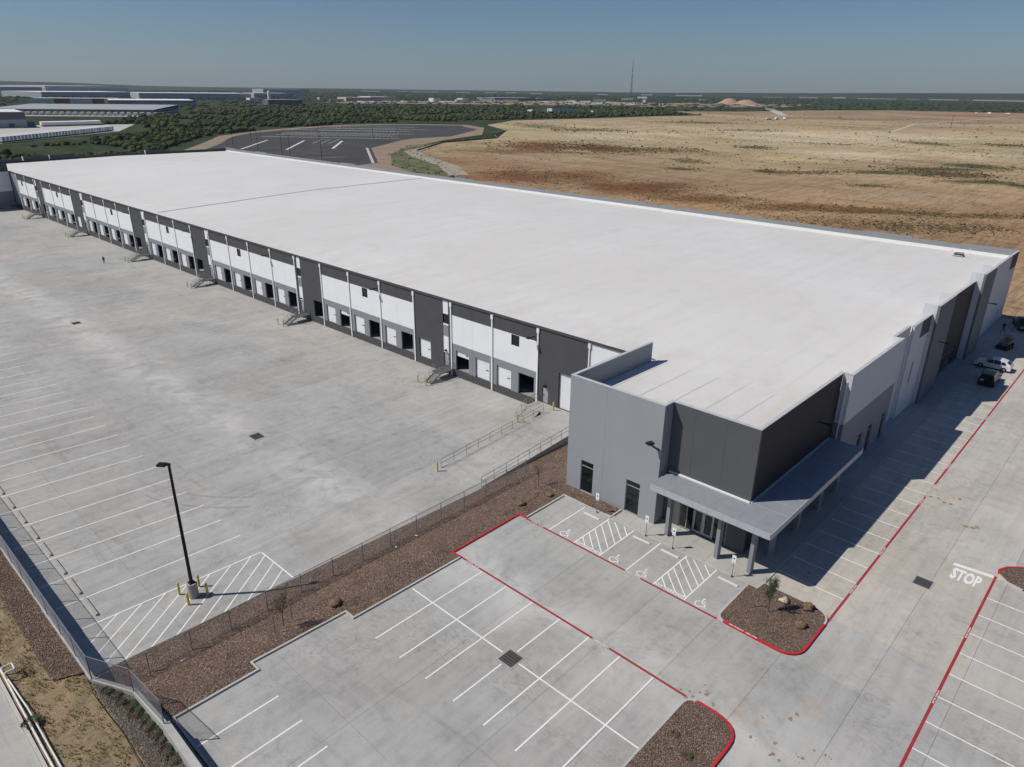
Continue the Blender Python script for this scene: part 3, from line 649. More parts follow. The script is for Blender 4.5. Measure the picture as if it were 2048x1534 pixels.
# ------------------------------------------------------------------ outside strip at lower left
ZO = .85
def strip(name, x0, x1, y0, y1, z_, mat, nx=6, ny=40, amp=.05):
    b = MB(); g = [[(x0+(x1-x0)*i/nx, y0+(y1-y0)*j/ny, z_+amp*noise.noise(Vector(((x0+(x1-x0)*i/nx)*.8, (y0+(y1-y0)*j/ny)*.8, 5)))) for j in range(ny+1)] for i in range(nx+1)]
    for i in range(nx):
        for j in range(ny): b.quad([g[i][j], g[i+1][j], g[i+1][j+1], g[i][j+1]], mat)
    return struct(b.build(name))
strip('dry_verge', 3.8, 7.66, 43.6, 140, ZO-.12, M['dry'], 8, 120, .18); strip('dry_verge', 3.8, 9.15, 12, 40.7, ZO-.12, M['dry'], 10, 50, .18); strip('dry_verge', 3.8, 7.9, 40.7, 43.6, ZO-.12, M['dry'], 8, 8, .18)
b = MB(); b.quad([(5.95, 46.2, ZO+.03), (7.7, 45.4, ZO+.03), (7.7, 140, ZO+.03), (5.95, 140, ZO+.03)], M['gravel']); struct(b.build('gravel_bed'))
b = MB(); b.quad([(7.6, 43.9, ZO+.05), (7.7, 30, ZO+.05), (9.1, 25, ZO+.05), (9.25, 36.7, ZO+.05), (9.2, 40.6, ZO+.05), (7.9, 43.9, ZO+.05)], M['gravel2']); struct(b.build('gravel_bed'))
b = MB(); b.box(-30, 3.55, 0, 160, .2, .70, M['yard']); st = b.build('street_pavement'); st.color = (1.02, 1.02, .99, 1); struct(st)
kerb([(3.66, 0), (3.66, 160)], M['kerb'], 'kerb', .2, .3, .86)
def g3(n):
    x = rng.uniform(6.0, 7.6, n); y = rng.uniform(45.8, 75, n); return np.stack([x, y, np.full(n, ZO+.045)], -1)
stones('verge_stones', 5000, g3, M['stone'], .02, .06, 'dark brown gravel band beside the retaining wall')
def g4(n):
    x = rng.uniform(7.7, 9.1, n); y = rng.uniform(32, 44, n); ok = x < 9.2-(y > 41)*(y-41)*.45; return np.stack([x[ok], y[ok], np.full(ok.sum(), ZO+.065)], -1)
stones('bed_stones', 3500, g4, M['bedstone'] if 'bedstone' in M else M.setdefault('bedstone', simple('bed_stone', (.22, .185, .15), .9, var=.6, scale=14)), .02, .055, 'pale gravel around the low shrubs beside the retaining wall')
def tufts(name, n, fn, mat, h0, h1, label):
    P = fn(n); n = len(P); V = []; Fq = []
    k = 0
    for i in range(n):
        h = rng.uniform(h0, h1)
        for q in range(4):
            a = rng.uniform(0, 6.28); l = h*rng.uniform(.4, .9); w_ = h*.16
            p = P[i]; dx, dy = math.cos(a), math.sin(a)
            V += [(p[0]-dy*w_, p[1]+dx*w_, p[2]-.02), (p[0]+dy*w_, p[1]-dx*w_, p[2]-.02), (p[0]+dx*l, p[1]+dy*l, p[2]+h)]; Fq.append((k, k+1, k+2)); k += 3
    return stuff(fastmesh(name, V, Fq, mat, 3), label)
def g5(n):
    x = rng.uniform(3.95, 7.7, n); y = rng.uniform(32, 70, n); ok = ~((x > 5.9) & (y > 46)) & np.array([noise.noise(Vector((a*1.2, c*.7, 0))) > -.15 for a, c in zip(x, y)])
    return np.stack([x[ok], y[ok], np.full(ok.sum(), ZO-.08)], -1)
tufts('dry_grass', 6000, g5, M['strawgrass'], .04, .16, 'short straw-coloured dry grass on the verge between street and wall')

# ================================================================== WAREHOUSE
WH = thing('warehouse', 'huge white-roofed warehouse with charcoal, white and grey walls and a row of dock doors', 'warehouse')
def wall(name, axis, c, s0, s1, z0, z1, bands, holes=(), t=.3, parent=WH, inner=None, top=None, capm=None):
    """bands: [(s0,s1,z0,z1,mat)] painted last wins; holes: [(s0,s1,z0,z1)]"""
    inner = inner or M['inner']
    ss = sorted({s0, s1, *[min(s1, max(s0, q)) for bd in bands for q in bd[:2]], *[q for h in holes for q in h[:2]]})
    zz = sorted({z0, z1, *[min(z1, max(z0, q)) for bd in bands for q in bd[2:4]], *[q for h in holes for q in h[2:]]})
    b = MB()
    def P(s, d, z_): return (c+d, s, z_) if axis == 'X' else (s, c+d, z_)
    def inh(s, z_): return any(h[0] < s < h[1] and h[2] < z_ < h[3] for h in holes)
    def mat(s, z_):
        m = bands[0][4]
        for bd in bands:
            if bd[0] <= s <= bd[1] and bd[2] <= z_ <= bd[3]: m = bd[4]
        return m
    for i in range(len(ss)-1):
        for j in range(len(zz)-1):
            a, e, f, g = ss[i], ss[i+1], zz[j], zz[j+1]
            if e-a < 1e-5 or g-f < 1e-5: continue
            sm, zm = (a+e)/2, (f+g)/2
            if inh(sm, zm): continue
            m = mat(sm, zm)
            b.quad([P(a, 0, f), P(e, 0, f), P(e, 0, g), P(a, 0, g)], m)
            b.quad([P(a, t, f), P(e, t, f), P(e, t, g), P(a, t, g)], inner)
            for (s_, ds) in ((a, -1), (e, 1)):
                k = i+ds
                if k < 0 or k >= len(ss)-1 or inh((ss[k]+ss[k+1])/2, zm): b.quad([P(s_, 0, f), P(s_, t, f), P(s_, t, g), P(s_, 0, g)], m)
            for (z_, dz) in ((f, -1), (g, 1)):
                k = j+dz
                if k < 0 or k >= len(zz)-1 or inh(sm, (zz[k]+zz[k+1])/2): b.quad([P(a, 0, z_), P(e, 0, z_), P(e, t, z_), P(a, t, z_)], (capm if (capm and dz > 0 and k >= len(zz)-1) else m))
    return b.build(name, parent)
def window(axis, c, s0, s1, z0, z1, parent=WH, mull=(), trans=(), d=.12, fw_=.05, fm='alu'):
    b = MB()
    def bx(a, e, f, g, d0, d1, mt, B):
        if axis == 'X': B.box(c+d0, c+d1, a, e, f, g, mt)
        else: B.box(a, e, c+d0, c+d1, f, g, mt)
    bx(s0, s0+fw_, z0, z1, d-.05, d+.03, M[fm], b); bx(s1-fw_, s1, z0, z1, d-.05, d+.03, M[fm], b)
    bx(s0+fw_, s1-fw_, z1-fw_, z1, d-.05, d+.03, M[fm], b); bx(s0+fw_, s1-fw_, z0, z0+fw_, d-.05, d+.03, M[fm], b)
    for q in mull: bx(q-fw_/2, q+fw_/2, z0+fw_, z1-fw_, d-.05, d+.03, M[fm], b)
    for q in trans: bx(s0+fw_, s1-fw_, q-fw_/2, q+fw_/2, d-.048, d+.028, M[fm], b)
    o = b.build('window', parent); g_ = MB(); bx(s0+.01, s1-.01, z0+.01, z1-.01, d+.0, d+.012, M['glass'], g_); g_.build('pane', o); return o
XD = 64.6
DK, WHT, GRY = M['darkpaint'], M['whitepaint'], M['greypaint']
S = [47.5, 55.55, 63.62, 71.69, 79.8, 87.9, 96.0, 104.0, 112.05, 120.2, 128.3, 136.4, 144.3, 152.5, 160.5, 168.5, 176.2, 184.7, 193.2, 201.1, 209.3, 216.7, 225.8, 234.0, 242.3, 250.8, 258.0, 267.0, 275.8, 283.0]
darkb = {0: 'end', 3: 'low', 7: 'high', 12: 'low', 16: 'low', 21: 'low', 25: 'high', 28: 'grey'}
winb = {1, 5, 10, 14, 18, 23, 27}
def dockdoor(y0, y1, z0, z1, rec=.22, hook=True):
    b = MB(); n = max(1, round((z1-z0)/.6)); h = (z1-z0)/n
    for k in range(n): b.box(XD+rec, XD+rec+.05, y0+.02, y1-.02, z0+k*h+.008, z0+(k+1)*h-.008, M['door'])
    b.box(XD+rec+.02, XD+rec+.06, y0+.02, y1-.02, z0, z1, M['door'])
    o = b.build('dock_door', WH)
    if hook:
        g_ = MB(); g_.box(XD+rec-.03, XD+rec, y0+.35, y0+.85, (z0+z1)/2-.06, (z0+z1)/2+.06, M['black']); g_.build('door_handle', o)
    return o
def walllamp(axis, c, s, z_, L=.9):
    b = MB()
    if axis == 'X':
        b.box(c-L, c, s-.05, s+.05, z_-.05, z_+.05, M['black']); b.box(c-L-.45, c-L+.1, s-.22, s+.22, z_-.04, z_+.08, M['black'])
    else:
        b.box(s-.05, s+.05, c-L, c, z_-.05, z_+.05, M['black']); b.box(s-.22, s+.22, c-L-.45, c-L+.1, z_-.04, z_+.08, M['black'])
    return b.build('wall_lamp', WH)
gp = .012
for k in range(len(S)-1):
    s0, s1 = S[k], S[k+1]; dz = .0018*max(0, s0-60); wd = (s1-s0); sc = wd/8.08
    zt = 9.55+dz; fl = -.32+dz; hd = 2.6+dz; z0 = -1.9
    zb, zw = 3.51+dz, 7.63+dz
    holes = []; bands = [(s0, s1, z0, zt, DK)]; wins = []; doors = []
    if k in darkb:
        kd = darkb[k]
        if kd == 'grey': bands = [(s0, s1, z0, zt, GRY), (s0, s1, z0, fl, DK)]
        elif kd == 'end':
            holes = [(48.5, 52.05, fl, 4.45), (53.7, 54.65, fl, 1.8)]
        else:
            if kd == 'low': a, e = s0+.65*sc, s0+1.68*sc; d0 = s0+4.58*sc
            else: a, e = s1-1.68*sc, s1-.65*sc; d0 = s0+.42*sc
            bands += [(a, e, 5.85+dz, zt-.05, WHT), (a, e, 4.2+dz, 5.85+dz, GRY), (a, e, 1.72+dz, 4.2+dz, WHT)]
            holes = [(a-.12, e+.12, 6.05+dz, 7.5+dz), (a, e, fl, 1.72+dz)]
            wins = [(a-.12, e+.12, 6.05+dz, 7.5+dz)]
            d1 = d0+2.6*sc; holes.append((d0, d1, fl, hd)); 
            if k in (3, 21): doors.append((d0, d1, fl, hd))
            mb = MB(); mb.box(XD+.12, XD+.17, a+.03, e-.03, fl+.02, 1.70+dz, M['alu']); mo = mb.build('man_door', WH)
            hb = MB(); hb.box(XD+.07, XD+.12, a+.1, a+.2, .7+dz, .82+dz, M['black']); hb.build('handle', mo)
            lb = MB(); lb.box(XD-.28, XD, (a+e)/2-.16, (a+e)/2+.16, 2.0+dz, 2.2+dz, M['black']); lb.build('door_lamp', WH)
    else:
        bands = [(s0, s1, z0, zt, DK), (s0, s1, fl, zb, GRY), (s0, s1, zb, zw, WHT)]
        dl = (s0+.55*sc, s0+3.27*sc); dh = (s0+4.6*sc, s0+7.25*sc)
        holes = [(*dl, fl, hd), (*dh, fl, hd)]
        if k == 2: doors.append((*dl, fl, hd)); doors.append((*dh, 1.75, hd))
        elif k == 6: doors.append((*dl, 1.85, hd)); doors.append((*dh, fl, hd))
        else: doors.append((*dh, fl, hd))
        if k in winb:
            a = s0+3.22*sc; holes.append((a, a+1.42*sc, 6.1+dz, 7.58+dz)); wins.append((a, a+1.42*sc, 6.1+dz, 7.58+dz))
    # two or three tilt-up panels per bay
    if k in darkb or k in winb: wall('wall_panel', 'X', XD, s0+gp, s1-gp, z0, zt, bands, holes, .22)
    else:
        sm_ = s0+3.9*sc
        wall('wall_panel', 'X', XD, s0+gp, sm_-gp, z0, zt, bands, holes[:1], .22); wall('wall_panel', 'X', XD, sm_+gp, s1-gp, z0, zt, bands, holes[1:], .22)
    for q in wins: window('X', XD, *q, fm='black')
    for q in doors: dockdoor(*q)
    # scupper head and downspout
    if k > 0:
        b = MB(); b.box(XD-.17, XD-.002, s0-.2, s0+.2, zt-.75, zt-.12, M['spout']); o = b.build('downspout', WH)
        b2 = MB(); b2.box(XD-.13, XD-.03, s0-.11, s0+.11, ZY+.05, zt-.75, M['spout']); b2.build('pipe', o)
    if k in (1, 5, 9, 13, 17, 22, 26): walllamp('X', XD, s0+.65, 8.2+dz)
b = MB(); o = None
b.box(XD-.2, XD-.002, 47.5-.17, 47.5+.17, 8.8, 9.43, M['spout']); o = b.build('downspout', WH)
b = MB(); b.box(XD-.16, XD-.03, 47.42, 47.58, -1.2, 8.8, M['spout']); b.build('pipe', o)
wall('wall_panel', 'X', XD, 38.95, 47.5-gp, -1.9, 9.55, [(38, 48, -2, 3.5, GRY), (38, 48, 3.5, 9.55, WHT)], (), .22)
# drive-in door + man door in the end bay
b = MB()
for q in range(8): b.box(XD+.25, XD+.3, 48.52, 52.03, -.32+q*.595+.01, -.32+(q+1)*.595-.01, M['door'])
b.box(XD+.27, XD+.31, 48.52, 52.03, -.32, 4.44, M['door']); b.build('drive_in_door', WH)
b = MB(); b.box(XD+.1, XD+.15, 53.72, 54.63, -.3, 1.78, M['alu']); o = b.build('man_door', WH)
b = MB(); b.box(XD+.05, XD+.1, 54.4, 54.5, .68, .8, M['black']); b.build('handle', o)
b = MB(); b.box(XD-.3, XD, 54.0, 54.35, 1.95, 2.15, M['black']); b.build('door_lamp', WH)
# gutter edge along the eave
b = MB(); n = 60
for q in range(n):
    y0 = 39.2+(283-39.2)*q/n; y1 = 39.2+(283-39.2)*(q+1)/n; z_ = 9.55+.0018*max(0, y0-60)
    b.box(XD-.16, XD+.25, y0, y1, z_-.08, z_+.14, M['gutter'])
b.build('gutter', WH)
# roof
def zr(x, y):
    e = 9.62+.0018*max(0, y-60)
    if x <= XD+.2: return e+.12
    if x < 108: return e+.12+(10.75-9.74-.0018*max(0, y-60)*.6)*(x-XD-.2)/(108-XD-.2)
    return zr(107.99, y)-(.3)*(x-108)/43
YE, XE = 308.0, 151.0
b = MB(); gx = [XD+.05, 75, 86, 97, 108, 120, 135, XE-.3]; gy = [20.7, 39.2]+list(np.linspace(60, YE-.3, 12))
for i in range(len(gx)-1):
    for j in range(len(gy)-1):
        p = [(gx[i], gy[j]), (gx[i+1], gy[j]), (gx[i+1], gy[j+1]), (gx[i], gy[j+1])]
        b.quad([(x, y, zr(x, y)) for x, y in p], M['roof']); b.quad([(x, y, zr(x, y)-.3) for x, y in p], M['inner'])
b.quad([(51.75, 20.7, 9.84), (XD+.05, 20.7, 9.76), (XD+.05, 38.6, 9.76), (51.75, 38.6, 9.84)], M['roof']); b.quad([(50.42, 28.83, 9.85), (51.75, 28.83, 9.84), (51.75, 38.6, 9.84), (50.42, 38.6, 9.85)], M['roof'])
b.quad([(51.75, 20.7, 9.6), (XD+.05, 20.7, 9.5), (XD+.05, 38.6, 9.5), (51.75, 38.6, 9.6)], M['inner'])
b.quad([(69.3, 19.8, 10.0), (84.5, 19.8, 10.2), (84.5, 20.8, 10.2), (69.3, 20.8, 10.0)], M['roof'])
roof = b.build('roof', WH)
b = MB(); seg = 10
for q in range(seg):
    x0 = XD+1+(XE-XD-2)*q/seg; x1 = XD+1+(XE-XD-2)*(q+1)/seg; y0 = 170.6+(x0-XD)*.095; y1 = 170.6+(x1-XD)*.095
    b.quad([(x0, y0-.16, zr(x0, y0)+.06), (x1, y1-.16, zr(x1, y1)+.06), (x1, y1+.16, zr(x1, y1)+.06), (x0, y0+.16, zr(x0, y0)+.06)], M['jointroof'] if 'jointroof' in M else M.setdefault('jointroof', simple('roof_joint_cover', (.27, .265, .255), .8)))
    b.quad([(x0, y0-.16, zr(x0, y0)), (x1, y1-.16, zr(x1, y1)), (x1, y1-.16, zr(x1, y1)+.06), (x0, y0-.16, zr(x0, y0)+.06)], M['jointroof'])
b.build('expansion_joint', roof)
# membrane seams standing a centimetre proud on the near roof
b = MB()
for q in range(60):
    y0 = 21.9+3.05*q
    if y0 > 165: break
    x0 = XD+.3 if y0 > 38.7 else 51.9
    for (xa, xb) in ((x0, 86), (86, 108), (108, 150)):
        if xa >= xb: continue
        za = zr(xa, y0) if xa > XD else 9.84; zb_ = zr(xb, y0)
        if xa < XD:
            b.quad([(xa, y0, 9.87), (XD, y0, 9.78), (XD, y0+.09, 9.78), (xa, y0+.09, 9.87)], M['seam'] if 'seam' in M else M.setdefault('seam', simple('roof_seam', (.655, .65, .635), .8, var=.05, scale=.3)))
            xa = XD+.06; za = zr(XD+.06, y0)
        b.quad([(xa, y0, za+.006), (xb, y0, zb_+.006), (xb, y0+.07, zb_+.006), (xa, y0+.07, za+.006)], M['seam'] if 'seam' in M else M.setdefault('seam', simple('roof_seam', (.655, .65, .635), .8, var=.05, scale=.3)))
stuff(b.build('membrane_seams', roof))
# rooftop hatch near the far right corner
b = MB(); hx, hy, hz0 = 146.0, 28.3, 10.6
b.box(hx-.8, hx+.8, hy-.8, hy+.8, hz0, hz0+.1, M['farlight']); b.box(hx-.6, hx+.6, hy-.65, hy+.65, hz0+.1, hz0+.4, M['bark']); b.box(hx-.65, hx+.65, hy-.7, hy+.7, hz0+.4, hz0+.45, M['grate'])
o = b.build('roof_hatch', WH); b = MB()
for px, py in ((hx-1.2, hy-1.3), (hx+1.2, hy-1.3), (hx-1.2, hy+1.3), (hx+1.2, hy+1.3)): b.tube((px, py, hz0), (px, py, hz0+1.2), .04, M['spout'])
for z_ in (.6, 1.2): b.tube((hx-1.2, hy+1.3, hz0+z_), (hx+1.2, hy+1.3, hz0+z_), .03, M['spout']); b.tube((hx-1.2, hy-1.3, hz0+z_), (hx-1.2, hy+1.3, hz0+z_), .03, M['spout'])
b.build('guard_rail', o)
# interior floor, far and back walls
b = MB(); b.box(XD+.2, XE-.4, 21, 282, -1.8, -.33, M['floor']); b.box(52, XD+.2, 21, 38.6, -1.8, -.02, M['floor']); b.build('floor', WH)
back = [20.6]+[20.6+8.45*k for k in range(1, 34)]+[YE]
for k in range(len(back)-1):
    tall = (k % 7 in (2,)) or k in (0, 33)
    zt = 11.75 if not tall else 12.0
    wall('wall_panel', 'X', XE-.3, back[k]+gp, back[k+1]-gp, -1.9, zt, [(0, 400, -2, 12.5, M['greypaint'])], (), .3, inner=M['greypaint'])
b = MB(); b.box(XE-.62, XE-.31, 20.9, YE-.4, 10.2, 10.95, M['roofflash'] if 'roofflash' in M else M.setdefault('roofflash', simple('white_flashing', (.78, .78, .77), .6, var=.03))); b.build('parapet_flashing', WH)
fw2 = [50.0+8.42*k for k in range(13)]
for k in range(12):
    tall = k in (3, 4, 8); zt = 11.7+(.75 if tall else 0)
    wall('wall_panel', 'Y', YE-.3, fw2[k]+gp, min(XE, fw2[k+1])-gp, -1.9, zt, [(0, 400, -2, 13, M['darkpaint'])], (), .3, inner=M['darkpaint'])
    if tall: bb = MB(); bb.box(fw2[k]-.15, fw2[k]+.15, YE-.75, YE-.31, 11.0, zt, M['whitepaint']); bb.build('parapet_return', WH)
# far-left office wing facing us
wall('wall_panel', 'Y', 283.0, 50.0, XD-.2, -1.9, 12.35, [(0, 99, -2, 3.9, M['greypaint']), (0, 99, 3.9, 10.0, M['whitepaint']), (0, 99, 10, 13, DK)], (), .3)
wall('wall_panel', 'X', 50.0, 283.3, YE-.3, -1.9, 12.35, [(0, 999, -2, 13, M['officegrey'])], (), .3)
b = MB(); b.quad([(50.3, 283.3, 10.1), (XD+.2, 283.3, 10.1), (XD+.2, YE-.3, 10.1), (50.3, YE-.3, 10.1)], M['roof']); b.build('roof', WH)
# ---- near office: front grey wall X=50.15
XF = 50.15; ZP = 11.92; OG = M['officegrey']; BD = M['boxdark']
W1 = (35.67, 37.17, .10, 3.53); W2 = (30.32, 31.86, .10, 3.5)
wall('wall_panel', 'X', XF, 28.55, 34.6-.006, -.6, ZP, [(0, 99, -1, 13, OG)], (W2,), .3, inner=OG)
wall('wall_panel', 'X', XF, 34.606, 38.9, -.6, ZP, [(0, 99, -1, 13, OG)], (W1,), .3, inner=OG)
for q in (W1, W2): window('X', XF, *q, trans=(2.92,), fw_=.06)
wall('wall_panel', 'Y', 28.55, XF+.305, 51.8, -.1, ZP, [(0, 99, -1, 13, OG)], (), .3, inner=OG)
# side wall Y=38.9 (its top shows as a fin above the roof)
wall('wall_panel', 'Y', 38.6, XF+.305, 63.75, -1.6, ZP, [(0, 99, -2, 13, OG)], (), .3, inner=OG)
# dark recessed front X=51.5
SF = (22.2, 26.8, .06, 2.9)
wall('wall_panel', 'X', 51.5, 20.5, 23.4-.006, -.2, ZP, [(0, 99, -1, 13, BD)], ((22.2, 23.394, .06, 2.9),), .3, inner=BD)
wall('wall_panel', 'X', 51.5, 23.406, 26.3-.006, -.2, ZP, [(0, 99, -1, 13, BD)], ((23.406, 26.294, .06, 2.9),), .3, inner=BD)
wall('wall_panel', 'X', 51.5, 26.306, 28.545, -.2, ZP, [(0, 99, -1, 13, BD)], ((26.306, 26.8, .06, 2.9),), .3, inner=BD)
window('X', 51.5, 22.2, 23.5, .06, 2.9, mull=(23.0,), trans=(2.45,), fw_=.06)
window('X', 51.5, 25.42, 26.8, .06, 2.9, mull=(26.1,), trans=(2.45,), fw_=.06)
for (a, e) in ((23.52, 24.45), (24.47, 25.40)):
    b = MB(); c_ = 51.6
    b.box(c_, c_+.07, a, a+.12, .08, 2.45, M['alu']); b.box(c_, c_+.07, e-.12, e, .08, 2.45, M['alu']); b.box(c_, c_+.07, a+.12, e-.12, .08, .36, M['alu']); b.box(c_, c_+.07, a+.12, e-.12, 2.33, 2.45, M['alu'])
    o = b.build('entrance_door', WH); g_ = MB(); g_.box(c_+.02, c_+.04, a+.12, e-.12, .36, 2.33, M['glass']); g_.build('pane', o)
    h_ = MB(); yy = e-.16 if a < 24 else a+.16; h_.box(c_-.06, c_-.03, yy-.02, yy+.02, .8, 1.5, M['rim']); h_.build('handle', o)
b = MB(); b.box(51.6, 51.67, 23.5, 25.42, 2.47, 2.9, M['glass']); b.box(51.58, 51.69, 23.5, 25.42, 2.45, 2.52, M['alu']); b.build('transom', WH)
b = MB()
for yy in np.arange(21.6, 28.4, .95):  pass
# dark right face Y=20.5 (X 51.8 -> 69)
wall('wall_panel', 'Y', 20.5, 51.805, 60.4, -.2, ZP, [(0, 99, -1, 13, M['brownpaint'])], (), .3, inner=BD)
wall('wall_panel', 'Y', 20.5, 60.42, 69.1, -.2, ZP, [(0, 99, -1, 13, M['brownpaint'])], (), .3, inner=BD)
# protruding white/grey block
BW = [(0, 999, -1, 6.7, GRY), (0, 999, 6.7, 13, WHT)]
LG = M['lgw'] if 'lgw' in M else M.setdefault('lgw', simple('pale_wall_paint', (.60, .61, .63), .75, var=.03, scale=.4))
BW = [(0, 999, -1, 6.7, GRY), (0, 999, 6.7, 13, LG)]
wall('wall_panel', 'X', 69.12, 19.56, 20.49, -.2, ZP, BW, (), .3, inner=LG)
h2 = ((75.0, 76.3, 1.9, 3.45), (78.1, 79.5, .08, 3.45), (82.6, 83.85, .08, 3.4))
wall('wall_panel', 'Y', 19.56, 69.43, 77.2, -.2, ZP, BW, (h2[0],), .3, inner=LG)
wall('wall_panel', 'Y', 19.56, 77.22, 84.75, -.2, ZP, BW, h2[1:], .3, inner=LG)
window('Y', 19.56, *h2[0], trans=(2.9,)); window('Y', 19.56, *h2[1], trans=(2.8,)); window('Y', 19.56, *h2[2], trans=(2.8,))
wall('wall_panel', 'X', 84.46, 19.87, 20.6, -.2, ZP, [(0, 99, -1, 13, LG)], (), .29, inner=LG)
wall('wall_panel', 'Y', 20.45, 84.77, 90.3, -.2, ZP, [(0, 999, -1, 13, LG)], (), .3, inner=LG)
sl = (92.9, 93.5, 4.0, 6.85)
wall('wall_panel', 'Y', 20.05, 90.32, 97.3, -.2, ZP, [(0, 999, -1, 13, LG), (93.5, 98, 9.7, 13, DK)], (sl,), .3, inner=LG)
window('Y', 20.05, *sl)
MG = M['mg'] if 'mg' in M else M.setdefault('mg', simple('slate_grey_paint', (.16, .165, .18), .75, var=.04, scale=.4))
def pillar(x0, x1, yf):
    for a, e in ((x0, x1),):
        wall('wall_panel', 'Y', yf, a, e, -.2, 13.1, [(0, 999, -1, 14, MG)], (), .3, inner=LG)
        for x_ in (a, e-.3): wall('wall_panel', 'X', x_, yf+.305, 21.2, -.2, 13.1, [(0, 99, -1, 14, LG)], (), .3, inner=LG)
pillar(97.32, 104.7, 19.35); pillar(120.5, 127.5, 19.25)
ds = (108.2, 117.2, .08, 3.0)
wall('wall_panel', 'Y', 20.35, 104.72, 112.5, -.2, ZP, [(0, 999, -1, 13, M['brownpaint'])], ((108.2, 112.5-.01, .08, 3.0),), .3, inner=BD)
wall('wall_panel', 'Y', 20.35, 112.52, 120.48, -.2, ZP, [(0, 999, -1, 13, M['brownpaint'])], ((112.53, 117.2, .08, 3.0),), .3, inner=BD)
window('Y', 20.35, 108.2, 112.49, .08, 3.0, mull=(109.6, 111.0), trans=(2.45,)); window('Y', 20.35, 112.53, 117.2, .08, 3.0, mull=(114.0, 115.5), trans=(2.45,))
wall('wall_panel', 'Y', 20.3, 127.52, 139.2, -.2, ZP, [(0, 999, -1, 13, LG), (127, 131.5, 10.2, 13, DK)], (), .3, inner=LG)
wall('wall_panel', 'Y', 20.3, 139.22, XE, -.2, ZP, [(0, 999, -1, 13, LG), (145.5, 152, 9.3, 13, DK)], (), .3, inner=LG)
walllamp('Y', 20.5, 65.0, 8.1, .8); walllamp('Y', 19.35, 101.2, 7.6, .8); walllamp('Y', 19.25, 127.0, 7.6, .8)
# floodlight on the grey front wall
b = MB(); b.tube((XF, 28.75, 7.6), (XF-.85, 29.15, 8.35), .10, M['greyarm'] if 'greyarm' in M else M.setdefault('greyarm', simple('lamp_arm', (.08, .085, .09), .5))); 
b.box(-.42, .22, -.25, .25, -.06, .10, M['black'], T(XF-.95, 29.25, 8.45, R(160))); b.build('wall_lamp', WH)
# parapet caps
b = MB(); CP = M['cap'] if 'cap' in M else M.setdefault('cap', simple('parapet_cap', (.52, .53, .53), .5))
for (x0, x1, y0, y1, z_) in ((XF-.02, XF+.32, 28.53, 38.92, ZP), (XF+.32, 63.8, 38.58, 38.92, ZP), (XF+.32, 51.48, 28.53, 28.87, ZP), (51.48, 51.82, 20.48, 28.87, ZP), (51.82, 69.1, 20.48, 20.82, ZP), (69.1, 69.44, 19.54, 20.82, ZP), (69.44, 84.78, 19.54, 19.88, ZP), (84.78, 90.3, 20.43, 20.77, ZP), (90.3, 97.3, 20.03, 20.37, ZP), (97.3, 104.72, 19.33, 19.67, 13.1), (104.72, 120.48, 20.33, 20.67, ZP), (120.48, 127.52, 19.23, 19.57, 13.1), (127.52, XE+.02, 20.28, 20.62, ZP)):
    b.box(x0, x1, y0, y1, z_+.003, z_+.05, CP)
b.build('parapet_cap', WH)
# canopy
CN, FS = M['canopy'], M['fascia']
can = MB(); zt, zb = 5.25, 4.72
can.box(48.25, 51.48, 17.2, 28.1, zt-.06, zt, CN); can.box(51.48, 68.4, 17.2, 20.48, zt-.06, zt, CN)
can.box(48.3, 51.4, 17.3, 28.0, zb, zb+.05, M['fargrey']); can.box(51.4, 68.3, 17.3, 20.45, zb, zb+.05, M['fargrey'])
canopy = can.build('canopy', WH)
def fasc(x0, x1, y0, y1): 
    m = MB(); m.box(x0, x1, y0, y1, zb, zt+.03, FS); m.build('fascia_panel', canopy)
yy = 17.2
while yy < 28.0:
    fasc(48.19, 48.25, yy+.008, min(28.1, yy+1.36)-.008); yy += 1.36
xx = 48.25
while xx < 68.3:
    fasc(xx+.008, min(68.4, xx+1.68)-.008, 17.14, 17.2); xx += 1.68
fasc(48.25, XF, 28.1, 28.16); fasc(68.4, 68.46, 17.2, 20.48)
m = MB()
for k in range(1, 7): m.box(48.3, 51.45, 17.2+1.55*k, 17.2+1.55*k+.03, zt, zt+.012, M['fascia'])
for k in range(1, 12): m.box(50.0+1.6*k, 50.03+1.6*k, 17.22, 20.45, zt, zt+.012, M['fascia'])
m.build('deck_seam', canopy)
m = MB(); m.box(51.28, 51.48, 20.5, 28.2, zt+.002, zt+.10, M['roofflash']); m.box(51.5, 68.4, 20.33, 20.48, zt+.002, zt+.08, M['cap']); m.build('wall_flashing', canopy)
for (x, y) in ((49.62, 26.75), (49.62, 21.9), (49.65, 18.9), (53.3, 18.75), (58.4, 18.7), (63.4, 18.7), (67.6, 18.7)):
    m = MB(); m.box(x-.3, x+.3, y-.16, y+.16, 0.06, zb, M['colg'] if 'colg' in M else M.setdefault('colg', simple('column_grey', (.25, .265, .28), .6, var=.04)))
    o = m.build('canopy_column', WH); m = MB(); m.box(x-.32, x+.32, y-.18, y+.18, .06, .11, M['cap']); m.build('base', o)
# big wall-corner fin base at the far end of office, conductor on return
for x in (69.05, 90.31):
    m = MB(); m.box(x-.06, x+.06, 19.95, 20.05, 0.1, 11.2, M['spout']) if x < 80 else m.box(x-.06, x+.06, 20.3, 20.42, .1, 11.2, M['spout']); m.build('downspout', WH)

